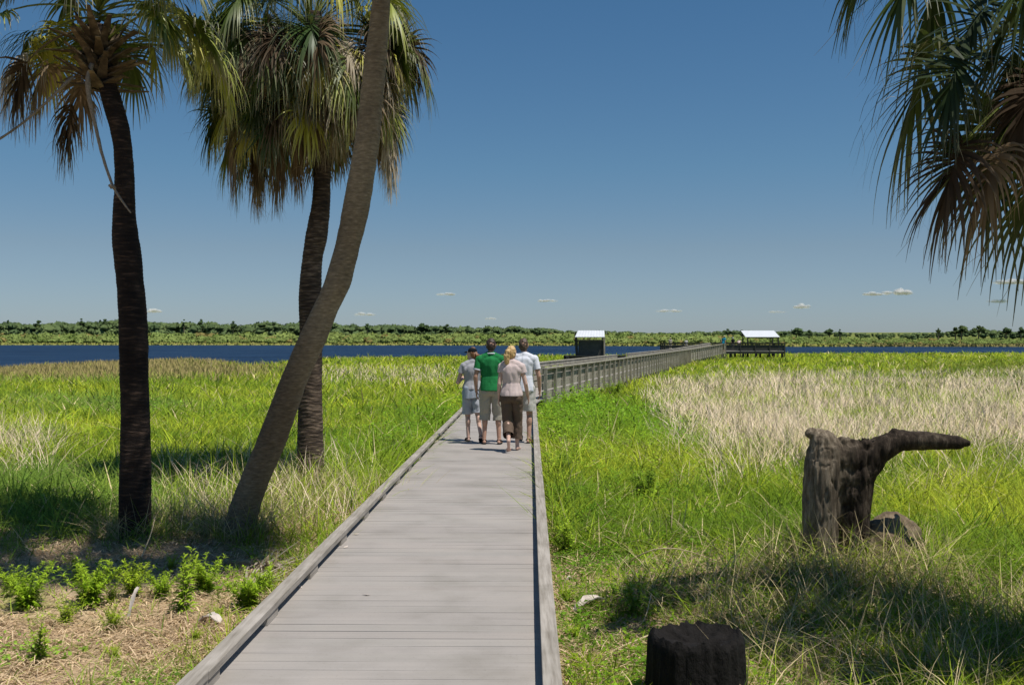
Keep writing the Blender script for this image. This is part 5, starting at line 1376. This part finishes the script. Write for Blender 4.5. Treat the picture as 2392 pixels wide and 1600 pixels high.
ctube([(1400,1545,.02),(1450,1530,.05),(1525,1505,.07)], [.004,.006], 'thin stem pointing at the left side of the cut stump', 4)
ctube([(1450,1478,.02),(1500,1472,.05),(1522,1440,.16)], [.004,.004], 'bent stem rising behind the cut stump', 5)
ctube([(330,1310,.03),(352,1300,.2),(362,1290,.32)], [.006,.004], 'grey twig leaning on the dark trunk foot', 6)
ctube([(120,1130,.05),(200,1110,.35),(255,1105,.5)], [.005,.003], 'bent pale stem in the tall grass left of the dark trunk', 7)

# ------------------------------------------------------------------ far shore vegetation
def ico(sub=2):
    import bmesh
    bm = bmesh.new(); bmesh.ops.create_icosphere(bm, subdivisions=sub, radius=1); V = np.array([v.co[:] for v in bm.verts]); Fc = np.array([[v.index for v in f.verts] for f in bm.faces]); bm.free(); return V, Fc
I2 = ico(2)
def clumps(name, cs, rad, cols, seed, leaves=26, leafsize=.28, parent=None, spike=.22):
    """foliage lumps: rough ball with protruding leaf patches"""
    r = RS(seed); n = len(cs); V0, F0 = I2; k = len(V0)
    rr = 1+spike*(r.rand(n, k)-.5)*2
    V = V0[None]*rr[..., None]*rad[:, None, :]*.86+cs[:, None, :]
    Fc = (F0[None]+(np.arange(n)*k)[:, None, None]).reshape(-1, 3)
    C = cols[:, None, :]*(.75+.5*r.rand(n, k))[..., None]
    # leaf patches
    m = n*leaves; own = np.repeat(np.arange(n), leaves)
    d = r.randn(m, 3); d[:, 2] = np.abs(d[:, 2])*.9-.2; d /= np.linalg.norm(d, axis=1)[:, None]
    c = cs[own]+d*rad[own]*(.85+.3*r.rand(m))[:, None]
    a = r.randn(m, 3)+d*.3; a /= np.linalg.norm(a, axis=1)[:, None]; b = np.cross(a, d+r.randn(m, 3)*.4); b /= np.linalg.norm(b, axis=1)[:, None]+1e-6
    sz = (rad[own].mean(1)*leafsize*(.6+.8*r.rand(m)))[:, None]
    Q = np.stack([c-a*sz, c-b*sz*.6, c+a*sz, c+b*sz*.6], 1).reshape(-1, 3)
    CQ = np.repeat((cols[own]*(.7+.65*r.rand(m))[:, None])[:, None], 4, 1).reshape(-1, 3)
    VV = np.concatenate([V.reshape(-1, 3), Q]); CC = np.concatenate([C.reshape(-1, 3), CQ])
    fl = np.concatenate([Fc.ravel(), n*k+np.arange(m*4)]); fs = np.concatenate([np.arange(len(Fc))*3, len(Fc)*3+np.arange(m)*4])
    return link(name, make_mesh(name, VV, fl=fl, fs=fs, col=CC, smooth=True), M['far'], parent)
def topZ(px, Y, knots):
    py = np.interp(px, [k[0] for k in knots], [k[1] for k in knots]); return EYE-(py-HY)/F*Y
TREETOP = [(-1500,748),(0,748),(300,743),(620,748),(900,753),(1130,756),(1300,767),(1550,775),(1700,770),(1900,772),(2000,777),(2150,776),(2250,768),(2392,768),(3900,764)]
BUSHTOP = [(-1500,773),(0,772),(600,771),(900,771),(1300,771),(1550,773),(1900,780),(2100,787),(2392,787),(3900,786)]
def far_shore():
    r = RS(81)
    n = 3600; px = -1100+4700*r.rand(n); s = 18+125*r.rand(n)**.9; Y = farY(px)+s
    lim = topZ(px, Y, BUSHTOP); x = (px-CX)/F*Y; g = gz(x, Y)
    hmax = np.clip(lim-g, 1.2, 9); frac = sst(0, 130, s)
    R = np.clip(hmax*(.16+.26*r.rand(n))*(.5+.5*frac), .8, 3.2)
    top = g+np.minimum(hmax*(.55+.5*r.rand(n)), 2*R)
    cs = np.stack([x, Y, top-R], 1); rad = np.stack([R*(1.1+.8*r.rand(n)), R*1.2, R], 1)
    u = fbm(x, Y, .02, 5)[:, None]; v = r.rand(n)[:, None]
    col = np.array([.25,.30,.085])*u+np.array([.17,.235,.065])*(1-u); col = np.where(v < .12, np.array([.12,.17,.04]), col); col = np.where(v > .93, np.array([.26,.22,.075]), col)
    tag(clumps('shore_shrubs', cs, rad, col*(.8+.4*r.rand(n))[:, None], 82), 'dense yellow green shrubs along the far shore of the lake', 'shrubs', kind='stuff')
    n = 1500; px = -1100+4700*r.rand(n); s = 150+110*r.rand(n); Y = farY(px)+s
    lim = topZ(px, Y, TREETOP); x = (px-CX)/F*Y; g = gz(x, Y); H = np.clip(lim-g, 2, 30)*(.80+.18*r.rand(n))
    H *= (.72+.34*vnoise(px, px*0, .035, 3)); R = H*(.18+.20*r.rand(n)**2); cs = np.stack([x, Y, g+H-R], 1); rad = np.stack([R*1.5, R*1.5, R], 1)
    col = np.array([.085,.13,.055])+np.array([.06,.065,.02])*r.rand(n)[:, None]  # greens lightened and greyed: distance haze put into the foliage colour
    cs2 = cs.copy(); cs2[:, 2] -= H*.35; cs2[:, 0] += R*(r.rand(n)-.5)*2; rad2 = rad*[1.1,1.1,1.3]
    tag(clumps('far_woodland', np.concatenate([cs, cs2]), np.concatenate([rad, rad2]), np.concatenate([col, col*1.1]), 83, 22), 'dark green woodland band behind the shrubs across the lake', 'woodland', kind='stuff')
    # pale grass strip at the waterline
    n = 26000; px = -1100+4700*r.rand(n); s = -1+55*r.rand(n)**1.5; Y = farY(px)+s; x = (px-CX)/F*Y; z = np.maximum(gz(x, Y), -.85)
    u = r.rand(n)[:, None]; brown = sst(1900, 2100, px)[:, None]
    col = (np.array([.30,.33,.06])*u+np.array([.38,.34,.12])*(1-u))*(1-brown*.6)+np.array([.22,.17,.08])*brown*.6
    tag(blades('far_shore_grass', np.stack([x, Y, z], 1), .6+.7*r.rand(n), 1.0+r.rand(n), col, .1, .2, 'straw', 84, segs=2), 'pale grass strip at the waterline of the far shore', 'grass', kind='stuff')
    # single trees standing above the wood
    tr = [(90,748,'flat topped tree at the left end of the far woodland'),(190,744,'rounded tree of the far woodland left of the dark trunk'),(245,745,'tree crown touching the dark trunk on its left'),(430,746,'small round tree crown sticking up between the trunks'),(470,746,'broad tree crown right next to the small round one between the trunks'),(545,750,'lower tree crown left of the leaning trunk'),
          (640,752,'tree crown half hidden by the leaning trunk'),(858,756,'low tree crown right of the leaning trunk'),(985,755,'broad tree crown above the open lake, midway between trunk and walkers'),(1045,757,'dark tree crown above the person in black cap'),(1092,761,'small tree crown above the green shirted walker'),
          (1250,766,'tree crown right of the walkers, low on the skyline'),(1700,768,'round tree crown above the teal shirted visitor'),(1732,771,'dome shaped tree crown left of the pier shelter'),(1860,766,'large tree just right of the pier shelter'),(1890,771,'thin pointed tree right of the large one'),
          (1938,768,'clustered tree crowns in the middle of the right skyline'),(1962,769,'narrow tree beside the clustered crowns'),(2192,766,'lone pointed tree left of the feathery tall tree'),(2232,764,'dark round tree left against the feathery tall tree'),(2246,760,'tallest feathery tree on the right skyline'),(2286,761,'wide dark tree right of the feathery one'),(2350,765,'tree crown near the right edge of the picture'),(2385,764,'tree crown cut by the right edge of the picture')]
    for i, (px, py, lb) in enumerate(tr):
        Y = float(farY(px))+(95 if px > 1600 else 150)+12*r.rand(); x = (px-CX)/F*Y; g = float(gz(x, Y)); top = EYE-(py-HY)/F*Y; H = top-g
        w = (28 if 'broad' in lb or 'wide' in lb or 'large' in lb else 19)/F*Y*.5*(.8+.4*r.rand())
        if 'pointed' in lb or 'narrow' in lb or 'small' in lb: w *= .55
        e = empty('tree', (x, Y, g)); tag(e, lb, 'tree', 'trees standing out above the far woodland')
        m = MB(); m.box((0,0,-.5),(0,0,H*.75), .5, .5, side=(1,0,0)); m.build('trunk', M['bark_grey'], e)
        k = 12; a = r.rand(k)*6.28; q = np.sqrt(r.rand(k)); hh = H*(.62+.30*r.rand(k)*(1-.4*q))
        cs = np.stack([np.cos(a)*q*w*.8, np.sin(a)*q*w*.8, hh], 1); R = w*(.32+.2*r.rand(k)); cs[:, 2] = np.minimum(cs[:, 2], H-R*.8); cs[0] = (0,0,H-R[0]*.8)
        c = np.array([.08,.125,.05]) if 'feathery' not in lb else np.array([.10,.14,.05])
        clumps('crown', cs, np.stack([R, R, R*.8], 1), np.repeat(c[None], k, 0)*(.8+.4*r.rand(k))[:, None], 90+i, 40, .35, e, .3)
far_shore()

# ------------------------------------------------------------------ clouds
def cloud_mat():
    m, nt, out = new_mat('cloud_puff')
    d = N(nt, 'ShaderNodeBsdfDiffuse'); d.inputs[0].default_value = (.95,.93,.91,1); d.inputs['Normal'].default_value = (0,0,1)
    tl = N(nt, 'ShaderNodeBsdfTranslucent'); tl.inputs[0].default_value = (.8,.78,.76,1)
    a = N(nt, 'ShaderNodeMixShader'); a.inputs[0].default_value = .25; nt.links.new(d.outputs[0], a.inputs[1]); nt.links.new(tl.outputs[0], a.inputs[2])
    t = N(nt, 'ShaderNodeBsdfTransparent'); lw = N(nt, 'ShaderNodeLayerWeight'); lw.inputs[0].default_value = .35
    oi = N(nt, 'ShaderNodeAttribute', attribute_name='Col')
    inv = N(nt, 'ShaderNodeMath', operation='SUBTRACT'); inv.inputs[0].default_value = 1; nt.links.new(lw.outputs['Facing'], inv.inputs[1])
    pw = N(nt, 'ShaderNodeMath', operation='POWER'); pw.inputs[1].default_value = 3.0; nt.links.new(inv.outputs[0], pw.inputs[0])
    mu = N(nt, 'ShaderNodeMath', operation='MULTIPLY'); nt.links.new(pw.outputs[0], mu.inputs[0]); nt.links.new(oi.outputs['Fac'], mu.inputs[1])
    x = N(nt, 'ShaderNodeMixShader'); nt.links.new(mu.outputs[0], x.inputs[0]); nt.links.new(t.outputs[0], x.inputs[1]); nt.links.new(a.outputs[0], x.inputs[2])
    nt.links.new(x.outputs[0], out.inputs[0]); return m
M['cloud'] = cloud_mat()
def clouds():
    Y = 9000.; V0, F0 = ico(3); V0 = np.array(V0)
    for i, (px, py, w, h, al, lb) in enumerate([
        (1038,688,44,8,.34,'faint flat cloud left of the walkers, highest over the open lake'),(1278,703,40,8,.36,'small cloud to the left above the kiosk'),(1563,727,50,8,.38,'thin flat cloud over the left end of the pier'),
        (850,735,44,9,.30,'faint cloud just right of the leaning trunk'),(358,727,36,11,.38,'cloud touching the right side of the dark trunk'),(1871,717,34,12,.34,'small round cloud above the pier shelter'),
        (2037,688,40,9,.50,'small bright cloud left in the pair below the hanging fronds'),(2098,684,54,16,.52,'larger puffy cloud right in the pair below the hanging fronds'),(2372,660,76,15,.62,'brightest cloud, under the lowest fronds at the right edge'),
        (2330,704,44,12,.25,'dim cloud below the brightest one'),(1815,729,36,6,.2,'very faint streak left of the small round cloud'),(1145,745,26,6,.2,'barely visible cloud close above the far woodland')]):
        r = RS(200+i); V = []; Fc = []; k = 11; sc = Y/F; C = []
        for j in range(k):
            u = (r.rand()-.5)*.9; rx = w*sc*(.12+.18*r.rand()); rz = h*sc*(.35+.35*r.rand())*(1-abs(u)*.9)
            c = np.array([(px-CX)*sc+u*w*sc, Y+r.randn()*20, EYE-(py-HY)*sc-h*sc*.3+rz*.8])
            q = V0*(1+.10*r.randn(len(V0), 1)*.5)*[rx, rx, rz]; n = len(V)*len(V0); V.append(q+c); Fc += [[a+n for a in f] for f in F0.tolist()]; C.append(np.full((len(V0), 3), min(.9, al*1.5)))
        me = make_mesh('cloud', np.concatenate(V), Fc, col=np.concatenate(C), smooth=True)
        o = link('cloud', me, M['cloud']); tag(o, lb, 'cloud', 'small clouds low in the sky')
clouds()

# ------------------------------------------------------------------ air
def haze():
    V = [(x, y, z) for z in (-4.0, 42.0) for x, y in ((-1500,-60),(1500,-60),(1500,1700),(-1500,1700))]
    me = make_mesh('haze', V, [[3,2,1,0],[4,5,6,7],[0,1,5,4],[1,2,6,5],[2,3,7,6],[3,0,4,7]])
    m, nt, out = new_mat('thin_air')
    v = N(nt, 'ShaderNodeVolumePrincipled'); v.inputs['Color'].default_value = (.80,.87,1,1); v.inputs['Density'].default_value = .00022; v.inputs['Anisotropy'].default_value = 0
    nt.links.new(v.outputs[0], out.inputs['Volume'])
    tag(link('haze', me, m), kind='stuff')
if HAZE: haze()

# ------------------------------------------------------------------ light, sky, camera
sunv = Vector((.62, -.38, 1.78)).normalized()
el = math.asin(sunv.z); azr = math.atan2(sunv.x, sunv.y)
w = bpy.data.worlds.new('World'); scene.world = w; w.use_nodes = True
nt = w.node_tree; bg = nt.nodes['Background']
sky = nt.nodes.new('ShaderNodeTexSky'); sky.sky_type = 'NISHITA'; sky.sun_disc = False
sky.sun_elevation = el; sky.sun_rotation = azr; sky.altitude = 0; sky.air_density = 1.0; sky.dust_density = .25; sky.ozone_density = 4.0
geo = nt.nodes.new('ShaderNodeTexCoord'); spz = nt.nodes.new('ShaderNodeSeparateXYZ'); nt.links.new(geo.outputs['Generated'], spz.inputs[0])
grade = ramp(nt, spz.outputs[2], [(0, (.62,.75,1.03)), (.088, (.68,.73,.81)), (.165, (.58,.765,.84)), (.32, (.49,.76,.87))])
nt.links.new(mixc(nt, sky.outputs[0], grade, 1.0, 'MULTIPLY'), bg.inputs[0]); bg.inputs[1].default_value = .085
sl = bpy.data.lights.new('sun', 'SUN'); sl.energy = 4.7; sl.angle = math.radians(.53); sl.color = (1, .955, .88)
so = bpy.data.objects.new('sun', sl); COL.objects.link(so); so.rotation_euler = sunv.to_track_quat('Z', 'Y').to_euler()
cam = bpy.data.cameras.new('camera'); co = bpy.data.objects.new('camera', cam); COL.objects.link(co); scene.camera = co
cam.sensor_width = 36; cam.lens = 36*F/2392; cam.clip_end = 40000; cam.clip_start = .05
co.location = (0, 0, EYE); co.rotation_euler = (math.radians(90)+math.atan2(HY-800, F)*1.0, 0, 0)
vs = scene.view_settings; vs.view_transform = 'Standard'; vs.look = 'None'; vs.gamma = 1; vs.exposure = 0; vs.use_curve_mapping = False
scene.cycles.max_bounces = 6; scene.cycles.transparent_max_bounces = 24; scene.cycles.caustics_reflective = False; scene.cycles.caustics_refractive = False
scene.cycles.use_denoising = True
